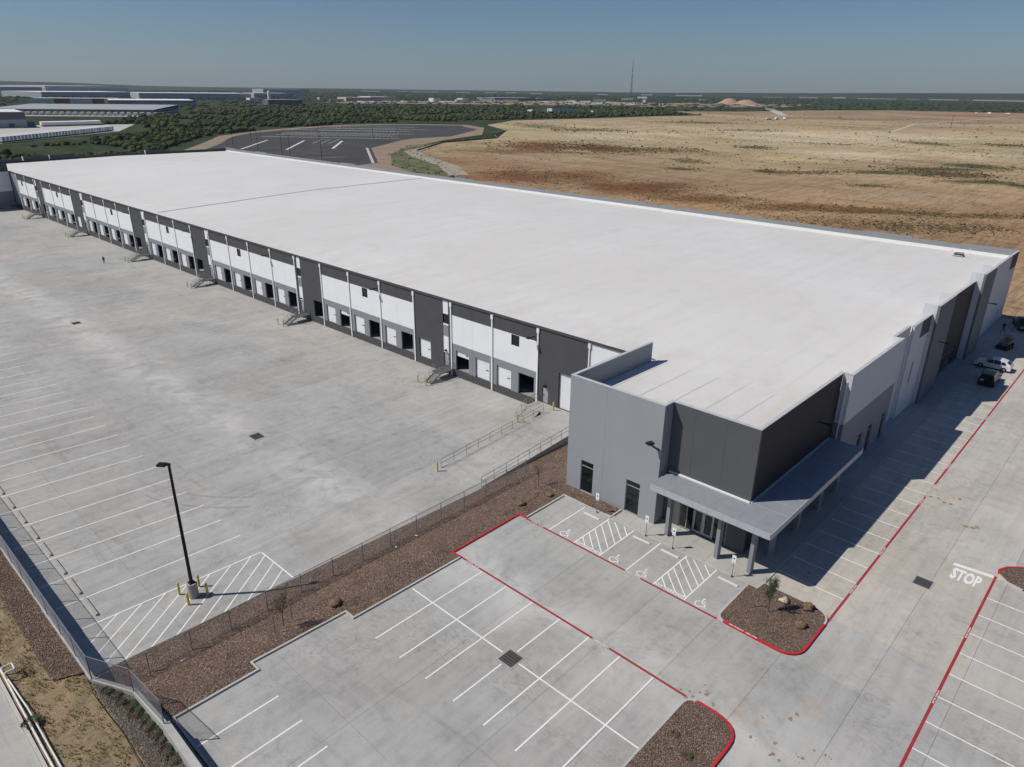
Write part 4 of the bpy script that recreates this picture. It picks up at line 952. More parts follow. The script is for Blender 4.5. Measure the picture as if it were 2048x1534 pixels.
# ================================================================== ramp, stairs, rails
b = MB(); b.v = []; 
def ramp_solid(x0, x1, y0, y1, za, zb_, name, mat):
    m = MB(); V = [(x0, y0, -1.9), (x1, y0, -1.9), (x1, y1, -1.9), (x0, y1, -1.9), (x0, y0, za), (x1, y0, zb_), (x1, y1, zb_), (x0, y1, za)]
    m.v = V; k = m.m(mat)
    for f in ((3, 2, 1, 0), (4, 5, 6, 7), (0, 1, 5, 4), (1, 2, 6, 5), (2, 3, 7, 6), (3, 0, 4, 7)): m.f.append(f); m.mi.append(k)
    return m.build(name)
rp = ramp_solid(45.3, 62.3, 46.3, 52.3, ZY+.01, -.34, 'ramp', M['yard']); rp.color = (1.02, 1.02, 1.02, 1); struct(rp)
rp = ramp_solid(62.3, XD-.01, 46.3, 55.4, -.34, -.34, 'ramp_landing', M['yard']); rp.color = (1.02, 1.02, 1.02, 1); struct(rp)
m = MB()
for k in range(6): m.box(60.35+.325*k, 62.3, 52.95, 55.35, ZY, ZY+.177*(k+1), M['stop'])
so = tag(m.build('concrete_steps'), 'concrete steps with rails climbing to the door beside the ramp', 'steps')
def rail(name, label, pts, h=1.07, sp=1.85, post_off=0):
    t = thing(name, label, 'handrail')
    L = [(Vector(pts[i+1])-Vector(pts[i])).length for i in range(len(pts)-1)]
    r_ = MB()
    for z_ in (h, h*.55):
        for i in range(len(pts)-1): r_.tube(Vector(pts[i])+Vector((0, 0, z_)), Vector(pts[i+1])+Vector((0, 0, z_)), .028, M['galv'], 6)
    r_.build('rail', t)
    for i in range(len(pts)-1):
        n = max(1, round(L[i]/sp))
        for k in range(n+(1 if i == len(pts)-2 else 0)):
            p = Vector(pts[i]).lerp(Vector(pts[i+1]), k/n); m = MB(); m.tube(p, p+Vector((0, 0, h)), .028, M['galv'], 6); m.build('post', t)
    return t
rail('handrail', 'long galvanised handrail along the dock side of the ramp', [(45.3, 52.4, ZY), (62.3, 52.4, -.34)])
rail('handrail', 'galvanised handrail along the gravel side of the ramp above the fence', [(45.6, 46.45, ZY), (62.3, 46.45, -.34), (64.3, 46.45, -.34)])
rail('handrail', 'short handrail on the dock-door side of the concrete steps', [(60.4, 55.25, ZY), (62.3, 55.25, -.34), (64.4, 55.25, -.34)], sp=.9)
b = MB(); b.box(45.3, 62.3, 52.32, 52.48, ZY-.1, ZY+.12, M['kerb']); struct(b.build('kerb'))
def dock_stair():
    t = thing('dock_stair', '', 'steps', (0, 0, 0), 0, 'metal stairs along the dock wall')
    G = M['galv']; zt_ = 1.08
    m = MB(); m.box(1.85, 4.62, 0, 1.75, zt_-.12, zt_, M['grate2'] if 'grate2' in M else M.setdefault('grate2', simple('grating_steel', (.13, .13, .135), .6, .3))); m.build('landing', t)
    for k in range(6): m = MB(); m.box(.12+.29*k, .44+.29*k, .05, 1.15, .15+.155*k, .19+.155*k, G); m.build('tread', t)
    for y in (0.0, 1.17):
        m = MB(); V = [(0, y, 0), (.3, y, 0), (1.95, y, zt_-.2), (1.95, y, zt_+.02), (1.8, y, zt_+.02), (0, y, .18)]
        m.quad(V, G); m.quad([(a, c+.05, d) for a, c, d in V], G)
        for i in range(6): a, e = V[i], V[(i+1) % 6]; m.quad([a, e, (e[0], e[1]+.05, e[2]), (a[0], a[1]+.05, a[2])], G)
        m.build('stringer', t)
        m = MB()
        for q in (.95, .5): m.tube((.05, y, q), (1.9, y, zt_+q), .028, G); 
        for s_ in (.05, .95, 1.9): m.tube((s_, y, zt_*s_/1.9), (s_, y, zt_*s_/1.9+.97), .028, G)
        m.build('handrail', t)
    for yr, xs_ in ((1.75, (1.9, 3.2, 4.5)), (0.02, (1.9, 3.2, 4.5))):
        m = MB()
        for q in (.5, 1.0):
            m.tube((1.9, yr, zt_+q), (4.5, yr, zt_+q), .028, G)
            if yr > 1: m.tube((1.9, 1.2, zt_+q), (1.9, 1.75, zt_+q), .028, G)
        for s_ in xs_: m.tube((s_, yr, 0), (s_, yr, zt_+1), .03, G)
        m.build('guard_rail', t)
    return t
stair0 = dock_stair(); sys_ = [71.2, 108.6, 143.8, 176.2, 216.9, 255.2, 279.0]
bol0 = None
def bollard():
    t = thing('bollard', '', 'bollard', group='yellow steel bollards'); m = MB(); m.tube((0, 0, 0), (0, 0, 1.1), .095, M['yellow'], 12); m.tube((0, 0, 1.1), (0, 0, 1.15), .095, M['yellow'], 12, .04); m.build('post', t)
    m = MB(); m.tube((0, 0, 1.151), (0, 0, 1.175), .05, M['yellow'], 8); m.build('cap', t); return t
bol0 = bollard(); used_b = [False]
def put_bol(x, y, z_, label):
    if not used_b[0]: o = bol0; o.location = (x, y, z_); o['label'] = label; used_b[0] = True
    else: o = dup(bol0, (x, y, z_), 0, label)
names = ['nearest the ramp', 'second from the ramp', 'third from the ramp', 'fourth from the ramp', 'fifth from the ramp', 'sixth from the ramp', 'farthest, at the far wing']
for k, yy in enumerate(sys_):
    lab = 'galvanised dock stair with landing against the charcoal wall, '+names[k]
    if k == 0: stair0.location = (60.0, yy, ZY); stair0['label'] = lab
    else: dup(stair0, (60.0, yy, ZY), 0, lab)
    if k < 6:
        put_bol(59.35, yy+1.9, ZY, 'yellow bollard on the far side of the dock stair foot, stair '+ORD[k]+' from ramp')
        put_bol(59.35, yy+.1, ZY, 'yellow bollard on the near side of the dock stair foot, stair '+ORD[k]+' from ramp')
put_bol(59.6, 54.3, ZY, 'yellow bollard standing at the foot of the concrete steps by the ramp')
put_bol(44.5, 52.1, ZY, 'yellow bollard at the low end of the ramp handrail')
put_bol(63.6, 51.9, -.34, 'yellow bollard beside the tall white drive-in door')
for (x, y, d) in ((16.45, 51.75, 'far left'), (16.4, 50.0, 'near left'), (18.0, 51.6, 'far right'), (17.98, 50.05, 'near right')):
    put_bol(x, y, ZY, 'yellow bollard guarding the lamp post pier, '+d+' one of four')
# lamp post
lp = thing('lamp_post', 'tall black lamp post on a round concrete pier in the hatched yard corner', 'lamp post', (17.15, 50.72, ZY))
m = MB(); m.tube((0, 0, 0), (0, 0, 1.35), .40, M['stop'], 20); m.build('pier', lp)
m = MB(); m.box(-.22, .22, -.22, .22, 1.35, 1.45, M['black']); m.tube((0, 0, 1.45), (0, 0, 12.1), .145, M['black'], 10, .10); m.build('pole', lp)
m = MB(); m.box(-.45, .12, -.07, .07, 12.02, 12.2, M['black'], T(0, 0, 0, R(-50))); m.box(-.85, -.2, -.24, .24, 12.0, 12.15, M['black'], T(0, 0, 0, R(-50))); m.build('lamp_head', lp)
# wheel stops
def wstop(L, w_=.2, h=.16):
    m = MB(); V = [(-w_, 0, 0), (w_, 0, 0), (w_*.55, 0, h), (-w_*.55, 0, h)]
    W = [(a, L, c) for a, _, c in V]; W2 = [(a*.98, .08 if i > 1 else 0, c) for i, (a, _, c) in enumerate(V)]
    m.v = V+W; k = m.m(M['stop'])
    for f in ((0, 1, 2, 3), (7, 6, 5, 4), (0, 4, 5, 1), (1, 5, 6, 2), (2, 6, 7, 3), (3, 7, 4, 0)): m.f.append(f); m.mi.append(k)
    return m.build('wheel_stop')
ws = wstop(2.8, .13, .17)
for k in range(9):
    o = ws if k == 0 else ws.copy()
    if k: COL.objects.link(o)
    o.location = (10.95+.0*k, 53.85+3.68*k, ZY+.004); o.rotation_euler = (0, 0, R(-.6))
    tag(o, 'concrete truck wheel stop near the yard wall, '+ORD[k]+' from the hatched corner', 'wheel stop', 'truck wheel stops along the yard wall')
ws2 = wstop(1.75, .09, .11); ws2.data.materials[0] = M['kerblight'] if 'kerblight' in M else M.setdefault('kerblight', concrete('pale_precast', (.66, .65, .61), .5, False, False))
for k, (y0, d) in enumerate(((32.6, 'fourth accessible bay, beside the gravel bed'), (27.1, 'bay between the two hatched aisles, farther from the island'), (24.2, 'bay between the two hatched aisles, nearer the island'), (18.75, 'accessible bay beside the planted island'))):
    o = ws2 if k == 0 else ws2.copy()
    if k: COL.objects.link(o)
    o.location = (47.3, y0, .004); tag(o, 'low pale wheel stop in the '+d, 'wheel stop', 'wheel stops in the accessible bays')
# accessible signs
def sign():
    t = thing('parking_sign', '', 'sign', group='accessible parking signs'); m = MB(); m.tube((0, 0, 0), (0, 0, 2.1), .03, M['galv'], 8); m.build('pole', t)
    m = MB(); m.tube((0, 0, 0), (0, 0, .12), .06, M['black'], 8); m.build('base', t)
    m = MB(); m.box(-.05, -.035, -.17, .17, 1.35, 2.1, M['signwhite']); p = m.build('sign_plate', t)
    m = MB(); m.box(-.056, -.051, -.06, .06, 1.72, 1.87, M['signblue']); m.build('symbol', p)
    m = MB(); m.box(-.056, -.051, -.09, .09, 1.44, 1.475, M['signblue']); m.build('symbol_bar', p)
    return t
s0_ = sign()
for k, (y, d) in enumerate(((33.5, 'rising from the gravel bed kerb'), (28.05, 'before the grey wall near the entry recess'), (25.3, 'in front of the glass entrance doors'), (19.7, 'beside the canopy corner column and planted island'))):
    lab = 'white accessible parking sign '+d
    if k == 0: s0_.location = (48.1, y, .06); s0_['label'] = lab
    else: dup(s0_, (48.1, y, .06), 0, lab)
# storm drains
def drain(x, y, z_, sx, sy, label, n=9):
    t = thing('storm_drain', label, 'drain grate', (x, y, z_)); m = MB()
    m.box(-sx-.12, sx+.12, -sy-.12, -sy, -.1, .012, M['stop']); m.box(-sx-.12, sx+.12, sy, sy+.12, -.1, .012, M['stop']); m.box(-sx-.12, -sx, -sy, sy, -.1, .012, M['stop']); m.box(sx, sx+.12, -sy, sy, -.1, .012, M['stop'])
    m.box(-sx, sx, -sy, sy, -.05, .0045, M['black']); m.build('frame', t)
    m = MB()
    for k in range(n): yy = -sy+(k+.5)*2*sy/n; m.box(-sx, sx, yy-.022, yy+.022, .006, .022, M['galvd'] if 'galvd' in M else M.setdefault('galvd', simple('cast_iron', (.16, .15, .14), .7, .2)))
    for k in range(5): xx = -sx+(k+.5)*2*sx/5; m.box(xx-.02, xx+.02, -sy, sy, .0225, .026, M['galvd'])
    m.build('grate', t)
drain(28.85, 26.55, 0, .62, .62, 'square steel storm drain grate where the front stall stripes cross', 11)
drain(58.4, 8.05, 0, .62, .62, 'storm drain grate in the beige drive aisle near the STOP marking', 11)
drain(35.15, 73.6, ZY, .62, .75, 'dark storm drain grate in the middle of the truck yard')
drain(35.3, 135.3, ZY, .62, .75, 'small dark storm drain grate far up the truck yard')

# ================================================================== fences and retaining wall
def chain(m, a, b_, z0a, z0b, h, sp=.085, r=.0036):
    a = Vector(a); b_ = Vector(b_); L = (b_-a).length; d = (b_-a)/L; n = int(L/sp)
    V = []; Fq = []
    for fam in (1, -1):
        for k in range(-int(h/sp), n):
            s0, s1 = k*sp, k*sp+h
            t0 = max(0, -s0)/h if s0 < 0 else 0; t1 = 1 if s1 <= L else (L-s0)/h
            if t1 <= t0: continue
            p = []
            for t in (t0, t1):
                s = s0+h*t; 
                if fam < 0: s = L-s
                q = a+d*s; zz = z0a+(z0b-z0a)*s/L+h*t; p.append(Vector((q.x, q.y, zz)))
            m.tube(p[0], p[1], r, M['galv'], 3, cap=False)
def fence(label, runs, h, post_sp, darkmat=None):
    t = thing('chain_link_fence', label, 'fence')
    for (a, b_, za, zb_) in runs:
        m = MB(); chain(m, a, b_, za+.03, zb_+.03, h-.06); o = m.build('mesh', t); o['kind'] = 'stuff'
        m = MB(); m.tube((*a, za+h), (*b_, zb_+h), .025, M['galv'], 6); m.tube((*a, za+.06), (*b_, zb_+.06), .012, M['galv'], 4); m.build('rail', t)
        L = (Vector(b_)-Vector(a)).length; n = max(1, round(L/post_sp))
        for k in range(n+1):
            p = Vector(a).lerp(Vector(b_), k/n); z_ = za+(zb_-za)*k/n; m = MB(); m.tube((p.x, p.y, z_-.1), (p.x, p.y, z_+h+.03), .035, M['galv'], 8); m.build('post', t)
fence('galvanised chain-link fence crossing the brown gravel bed to the office wall', [((8.2, 44.25), (49.9, 44.1), -.83, -.83)], 1.8, 3.08)
fence('galvanised chain-link fence on top of the retaining wall at the yard corner', [((7.72, 92), (7.78, 44.2), 1.05, 1.05), ((7.78, 44.2), (9.2, 40.9), 1.1, 1.3), ((9.2, 40.9), (9.38, 36.7), 1.3, 1.6)], 1.85, 3.0)
rw = thing('retaining_wall', 'pale concrete retaining wall stepping round the yard corner with fence on top', 'wall')
def rwseg(a, b_, z0, z1a, z1b, t=.3):
    a = Vector(a); b_ = Vector(b_); d = (b_-a).normalized(); n = Vector((-d.y, d.x))*t/2; m = MB()
    P = [a-n, b_-n, b_+n, a+n]; V = [(p.x, p.y, z0) for p in P]+[(P[0].x, P[0].y, z1a), (P[1].x, P[1].y, z1b), (P[2].x, P[2].y, z1b), (P[3].x, P[3].y, z1a)]
    m.v = V; k = m.m(M['rwall'])
    for f in ((3, 2, 1, 0), (4, 5, 6, 7), (0, 1, 5, 4), (1, 2, 6, 5), (2, 3, 7, 6), (3, 0, 4, 7)): m.f.append(f); m.mi.append(k)
    m.build('wall_segment', rw)
yy = 44.3
while yy < 300: rwseg((7.85, yy+.01), (7.82, min(300, yy+9.9)), -2, 1.0, 1.0); yy += 9.91
rwseg((7.86, 44.25), (9.26, 40.95), -2, 1.05, 1.3); rwseg((9.28, 40.9), (9.42, 36.72), -2, 1.3, 1.6); rwseg((9.46, 36.7), (9.3, 26.0), -2, 1.6, 1.6, .45); rwseg((9.3, 25.98), (9.2, 10.0), -2, 1.6, 1.6, .45)

# ================================================================== planting
def boulder(x, y, z_, r, mat, label, fl=.6):
    V = []; n = len(IV2)
    for v in IV2:
        q = Vector(v); k = .95+.62*noise.noise(q*1.4+Vector((x, y, 0)))+.28*noise.noise(q*3.4+Vector((y, x, 0)))
        V.append((q.x*r*k*1.2, q.y*r*k, max(-.12, q.z*r*k*fl)))
    o = fastmesh('boulder', V, IF2, mat, 3); o.location = (x, y, z_); tag(o, label, 'boulder', 'landscape boulders'); return o
boulder(23.6, 40.1, .2, .42, M['sandstone'], 'rusty sandstone boulder in the gravel strip near the fenced lamp corner')
boulder(44.1, 39.5, .22, .40, M['sandstone'], 'rusty boulder on the gravel behind the red kerb corner')
boulder(47.35, 38.7, .2, .38, M['sandstone'], 'flat rusty boulder near the office corner kerb', .35)
boulder(48.0, 15.2, .25, .36, M['palestone'], 'pale limestone boulder beside the young tree on the island')
boulder(48.55, 13.5, .28, .42, M['sandstone'], 'grey-brown angular boulder at the right kerb of the island', .8)
boulder(46.2, 13.1, .25, .42, M['sandstone'], 'orange boulder at the front of the planted island')
def small_tree(x, y, z_, h, mat, n, spread, label, stakes, seed, trunk_h=.9):
    rr = random.Random(seed); t = thing('young_tree', label, 'tree', (x, y, z_)); tips = []
    m = MB(); m.tube((0, 0, 0), (.03, .02, trunk_h), .04, M['bark'], 6, .03)
    for k in range(9):
        a = rr.uniform(0, 6.28); l = h*rr.uniform(.35, .62); st_ = Vector((.03, .02, trunk_h*rr.uniform(.75, 1)))
        e = st_+Vector((math.cos(a)*spread*rr.uniform(.3, 1), math.sin(a)*spread*rr.uniform(.3, 1), l)); m.tube(st_, e, .018, M['bark'], 4, .006); tips.append((st_, e))
        for q in range(3):
            s_ = st_.lerp(e, rr.uniform(.4, .9)); e2 = s_+Vector((rr.uniform(-1, 1)*spread*.5, rr.uniform(-1, 1)*spread*.5, rr.uniform(.05, .5)*h*.4)); m.tube(s_, e2, .008, M['bark'], 3, .003); tips.append((s_, e2))
    m.build('trunk', t); V = []; Fq = []; k = 0
    for i in range(n):
        a, e = rr.choice(tips); p = a.lerp(e, rr.uniform(.2, 1.1))+Vector((rr.gauss(0, .09), rr.gauss(0, .09), rr.gauss(0, .09)))
        d = Vector((rr.uniform(-1, 1), rr.uniform(-1, 1), rr.uniform(-.3, 1))).normalized()*rr.uniform(.06, .13); w_ = Vector((rr.uniform(-1, 1), rr.uniform(-1, 1), rr.uniform(-1, 1))).normalized()*.022
        V += [tuple(p-w_), tuple(p+w_), tuple(p+d)]; Fq.append((k, k+1, k+2)); k += 3
    o = fastmesh('crown', V, Fq, mat, 3); o.parent = t
    for (sx, sy) in stakes:
        s_ = thing('tree_stake', 'wooden stake tied to the '+label.split(' on ')[0].split(' beside')[0]+(', on the building side' if sx > 0 else ', on the street side'), 'stake', (x+sx, y+sy, z_)); m = MB(); m.tube((0, 0, 0), (0, 0, 1.5), .03, M['wood'], 6); m.build('post', s_); m = MB(); m.tube((0, 0, 1.0), (-sx*.9, -sy*.9, 1.05), .008, M['wood'], 4); m.build('tie', s_)
small_tree(46.0, 15.6, .12, 3.4, M['leaf'], 2900, .68, 'leafy young tree on the gravel island by the red kerb', ((-.4, 1.15),), 3)
small_tree(19.6, 40.9, .0, 3.5, M['leaf2'], 900, .85, 'sparse young tree on the gravel strip near the lamp post', ((.85, .25), (-.75, -.1)), 4, 1.3)
small_tree(48.1, 40.8, -.1, 3.2, M['leaf2'], 260, .8, 'nearly leafless sapling beside the grey office wall', ((.7, .3), (-.7, -.2)), 5, 1.2)
def shrub(x, y, z_, r, label, mat=M['leaf'], n=260, hz=.7, group=None, dark=False):
    rr = random.Random(int(x*1000+y*77)); V = []; Fq = []; k = 0
    for i in range(n):
        a = rr.uniform(0, 6.28); q = r*math.sqrt(rr.random()); hh = hz*r*(1-(q/r)**2)*rr.uniform(.2, 1.2)
        p = Vector((q*math.cos(a), q*math.sin(a), hh)); d = Vector((math.cos(a)*.6, math.sin(a)*.6, rr.uniform(.3, 1))).normalized()*r*rr.uniform(.18, .35); w_ = Vector((-math.sin(a), math.cos(a), rr.uniform(-.5, .5)))*r*.05
        V += [tuple(p-w_), tuple(p+w_), tuple(p+d)]; Fq.append((k, k+1, k+2)); k += 3
    t = thing('shrub', label, 'shrub', (x, y, z_), 0, group); o = fastmesh('foliage', V, Fq, mat, 3); o.parent = t
    m = MB(); m.tube((0, 0, -.05), (0, 0, hz*r*.4), .02, M['bark'], 5); m.build('stem', t)
pl = [(8.2, 42.6), (8.45, 41.9), (8.4, 41.0), (8.75, 40.3), (8.7, 39.5), (8.85, 38.7), (8.8, 37.9), (8.95, 37.1), (8.85, 36.3), (8.9, 35.4), (8.95, 34.5)]
for k, (x, y) in enumerate(pl): shrub(x, y, ZO+.05, .40+.07*math.sin(k*2.1), 'low dark shrub in the gravel bed beside the wall, '+ORD[k]+' from the fence corner', M['leaf'], 300, .55, 'low shrubs in a row beside the retaining wall')
shrub(4.1, 43.3, ZO, .55, 'bright green weed clump growing over the white pipes by the street', M['leaf'], 500, .4)
shrub(5.0, 48.3, ZO, .4, 'small green weed patch on the dry verge above the pipe loop', M['leaf2'], 160, .3)
shrub(31.2, 14.75, .12, .28, 'small dead shrub on the lower island, nearer the kerb tip', M['bark'], 200, .6)
shrub(30.3, 13.4, .12, .34, 'small dark shrub on the lower island, farther from the kerb tip', M['leaf2'], 260, .6)
shrub(64.3, 1.6, .12, .3, 'tiny dark shrub on the right-hand rounded island', M['leaf2'], 120, .6)
# white pipes by the street
pp = thing('water_pipe', 'two white pipes lying beside the street kerb with a raised loop', 'pipe'); m = MB()
m.tube((3.95, 60, ZO+.1), (3.95, 30, ZO+.1), .06, M['pvc'], 8); m.build('pipe', pp)
m = MB(); m.tube((4.0, 49.3, ZO+.12), (4.22, 44.6, ZO+.12), .05, M['pvc'], 8); m.tube((4.22, 44.6, ZO+.12), (4.3, 30, ZO+.12), .05, M['pvc'], 8); m.build('pipe', pp)
m = MB()
for a, e in (((4.0, 49.0, ZO+.1), (4.0, 49.0, ZO+.6)), ((4.0, 49.0, ZO+.6), (4.55, 49.0, ZO+.6)), ((4.55, 49.0, ZO+.6), (4.55, 48.3, ZO+.6)), ((4.55, 48.3, ZO+.6), (4.0, 48.3, ZO+.6)), ((4.0, 48.3, ZO+.6), (4.0, 48.3, ZO+.1)), ((4.55, 48.65, ZO+.6), (4.55, 48.65, ZO))): m.tube(a, e, .05, M['pvc'], 8)
m.build('pipe_loop', pp)
hs = MB(); pts = [(7.6, 44.6), (7.45, 42.7), (7.5, 40.5), (7.6, 38.2), (7.45, 36.0), (7.2, 33)]
for i in range(len(pts)-1): hs.tube((*pts[i], ZO+.02), (*pts[i+1], ZO+.02), .025, M['black'], 5)
tag(hs.build('hose'), 'thin black irrigation hose on the soil edge of the shrub bed', 'hose')
for k, (x, y, lab) in enumerate(((13.2, 43.6, 'pale scrap of litter on the gravel nearest the fence corner'), (32.1, 43.5, 'white paper scrap at the foot of the fence, nearer the lamp'), (34.5, 43.6, 'white paper scrap at the foot of the fence, nearer the office'))):
    m = MB(); m.box(-.14, .14, -.06, .06, 0, .05, M['pvc'], T(0, 0, 0, k)); o = m.build('litter'); o.location = (x, y, zg(y)+.03); tag(o, lab, 'litter', 'litter along the fence')

# ================================================================== people and vehicles
def skinned(name, verts, edges, rad, mats, matfn, parent):
    me = bpy.data.meshes.new(name); me.from_pydata(verts, edges, []); o = bpy.data.objects.new('tmp', me); COL.objects.link(o)
    md = o.modifiers.new('s', 'SKIN'); md.use_smooth_shade = True
    for i, r_ in enumerate(rad): me.skin_vertices[0].data[i].radius = (r_, r_)
    me.skin_vertices[0].data[0].use_root = True
    sb = o.modifiers.new('u', 'SUBSURF'); sb.levels = 1; sb.render_levels = 1
    dg = bpy.context.evaluated_depsgraph_get(); nm = bpy.data.meshes.new_from_object(o.evaluated_get(dg)); bpy.data.objects.remove(o)
    nm.materials.clear()
    for mt in mats: nm.materials.append(mt)
    for p in nm.polygons: p.material_index = matfn(p.center)
    ob = bpy.data.objects.new(name, nm); COL.objects.link(ob); ob.parent = parent; return ob
def person(x, y, z_, rz, label, shirt, stride=.12):
    t = thing('person', label, 'person', (x, y, z_), rz)
    V = [(0, 0, .96), (0, 0, 1.15), (0, .0, 1.38), (0, 0, 1.50), (0, .01, 1.60), (0, .02, 1.70),
         (-.10, 0, .90), (-.12, .02, .50), (-.13-stride*.4, -.02, .09), (-.13-stride*.4, .13, .04),
         (.10, 0, .90), (.12, .02, .50), (.13+stride*.4, -.02, .09), (.14+stride*.4, .13, .04),
         (-.20, 0, 1.42), (-.25, -.03, 1.14), (-.23, .08, .90), (-.22, .12, .80),
         (.20, 0, 1.42), (.25, -.03, 1.14), (.23, .08, .90), (.22, .12, .80)]
    E_ = [(0, 1), (1, 2), (2, 3), (3, 4), (4, 5), (0, 6), (6, 7), (7, 8), (8, 9), (0, 10), (10, 11), (11, 12), (12, 13), (2, 14), (14, 15), (15, 16), (16, 17), (2, 18), (18, 19), (19, 20), (20, 21)]
    rd = [.15, .145, .17, .06, .09, .09, .10, .07, .05, .045, .10, .07, .05, .045, .065, .05, .04, .035, .065, .05, .04, .035]
    skinned('body', V, E_, rd, [M['skin'], shirt, M['jeans'], M['black']], lambda c: 0 if (c.z > 1.47 or (c.z < 1.15 and abs(c.x) > .17 and c.z > .72)) else (1 if c.z > .97 else (3 if c.z < .1 else 2)), t)
    m = MB(); 
    for ring in range(1): m.tube((0, -.0, 1.66), (0, -.01, 1.79), .10, M['hair'], 10, .06)
    m.build('hair', t)
person(55.0, 178.8, ZY, R(140), 'person in dark top and jeans standing alone in the truck yard', M['navy'])
person(140.6, 18.1, .0, R(100), 'person in dark clothing standing with legs apart at far end of walkway', M['navy'], .5)
def car(name, label, cat, loc, rz, L, W, prof, glass_side, mat, wh=.34, wx=(.85, -.9), extras=None):
    """prof: list of (x, z) upper outline front->rear; body extruded with tumblehome"""
    t = thing(name, label, cat, loc, rz); m = MB(); hw = W/2
    base = .32; n = len(prof)
    def hwz(z_): return hw*(1-.0*z_) if z_ < .95 else hw*(1-.22*(z_-.95)/.7)
    Lp = [(x, -hwz(z_), z_) for x, z_ in prof]; Rp = [(x, hwz(z_), z_) for x, z_ in prof]
    for i in range(n-1): m.quad([Lp[i], Lp[i+1], Rp[i+1], Rp[i]], mat)
    zb_ = .95
    for i in range(n-1):
        for side in (Lp, Rp):
            s_ = -1 if side is Lp else 1
            a, e = side[i], side[i+1]
            za, ze = min(a[2], zb_), min(e[2], zb_)
            m.quad([(a[0], s_*hw, base), (e[0], s_*hw, base), (e[0], s_*hw, ze), (a[0], s_*hw, za)], mat)
            if a[2] > zb_ or e[2] > zb_: m.quad([(a[0], s_*hw, za), (e[0], s_*hw, ze), e, a], mat)
    m.quad([(prof[0][0], -hw, base), (prof[0][0], hw, base), Rp[0], Lp[0]], mat); m.quad([(prof[-1][0], -hw, base), (prof[-1][0], hw, base), Rp[-1], Lp[-1]], mat)
    m.box(prof[-1][0]+.05, prof[0][0]-.05, -hw+.05, hw-.05, .2, base, M['black'])
    m.build('body', t)
    for (x0, x1, z0, z1, x2, x3) in glass_side:
        for s_ in (-1, 1):
            g_ = MB(); g_.quad([(x0, s_*(hwz(z0)+.012), z0), (x1, s_*(hwz(z0)+.012), z0), (x3, s_*(hwz(z1)+.012), z1), (x2, s_*(hwz(z1)+.012), z1)], M['glass']); g_.build('side_window', t)
    for (x0, z0, x1, z1, nm) in extras or ():
        g_ = MB(); d = Vector((z1-z0, 0, x0-x1)).normalized()*.012
        if d.z < 0 and abs(d.z) > abs(d.x): d = -d
        g_.quad([(x0+d.x, -hwz(z0)*.86, z0+d.z), (x0+d.x, hwz(z0)*.86, z0+d.z), (x1+d.x, hwz(z1)*.86, z1+d.z), (x1+d.x, -hwz(z1)*.86, z1+d.z)], M['glass']); g_.build(nm, t)
    for wx_ in wx:
        for s_ in (-1, 1):
            w_ = MB(); w_.tube((wx_*L/2*.72, s_*(hw-.2), wh), (wx_*L/2*.72, s_*(hw+.02), wh), wh, M['tyre'], 18); wo_ = w_.build('wheel', t)
            w_ = MB(); w_.tube((wx_*L/2*.72, s_*(hw-.02), wh), (wx_*L/2*.72, s_*(hw+.03), wh), wh*.62, M['rim'], 12); w_.build('rim', wo_)
    for s_ in (-1, 1):
        h_ = MB(); h_.box(prof[0][0]-.06, prof[0][0]+.015, s_*hw*.62-.2, s_*hw*.62+.2, .62, .76, M['lampwhite']); h_.build('headlight', t)
        h_ = MB(); h_.box(prof[-1][0]-.015, prof[-1][0]+.06, s_*hw*.72-.16, s_*hw*.72+.16, .78, .95, M['lampred']); h_.build('tail_light', t)
        h_ = MB(); h_.box(prof[0][0]*.38, prof[0][0]*.38+.14, s_*(hw+.14)-.09, s_*(hw+.14)+.09, .98, 1.12, mat); h_.build('mirror', t)
    return t
PW = [(2.3, .55), (2.28, .78), (2.0, .93), (1.05, 1.06), (.35, 1.52), (-.1, 1.62), (-1.0, 1.60), (-1.65, 1.45), (-2.15, 1.12), (-2.28, .98), (-2.3, .5)]
car('parked_car', 'white crossover half in sunlight parked by the right-hand walkway', 'car', (119.7, 15.4, 0), R(90), 4.6, 1.86, PW, [(.95, -.05, .98, 1.50, .35, -.05), (-.1, -1.0, .98, 1.52, -.1, -.95), (-1.05, -1.75, 1.0, 1.42, -1.0, -1.45)], M['carwhite'], .36, (.85, -.9), [(1.02, 1.07, .42, 1.49, 'windscreen'), (-1.68, 1.44, -2.1, 1.15, 'rear_window')])
PB = [(2.35, .6), (2.33, 1.0), (2.1, 1.1), (.95, 1.15), (.55, 1.78), (-.2, 1.84), (-2.1, 1.82), (-2.25, 1.1), (-2.28, .55)]
bs = car('parked_car', 'black boxy off-road vehicle parked beside the white crossover', 'car', (112.8, 14.5, 0), R(0), 4.6, 1.95, PB, [(.8, -.1, 1.08, 1.72, .5, -.1), (-.15, -1.0, 1.08, 1.74, -.15, -1.0), (-1.05, -2.05, 1.08, 1.72, -1.05, -2.0)], M['carblack'], .42, (.85, -.85), [(.93, 1.17, .6, 1.72, 'windscreen'), (-2.12, 1.70, -2.22, 1.2, 'rear_window')])
m = MB(); m.tube((-2.3, -.35, 1.0), (-2.5, -.35, 1.0), .38, M['tyre'], 16); m.build('spare_wheel', bs); m = MB(); m.box(-2.33, -2.3, .35, .7, .85, 1.0, M['signwhite']); m.build('number_plate', bs)
PT = [(2.9, .65), (2.88, 1.05), (2.6, 1.18), (1.5, 1.22), (1.0, 1.82), (.3, 1.9), (-.55, 1.85), (-.75, 1.2), (-2.85, 1.18), (-2.9, .6)]
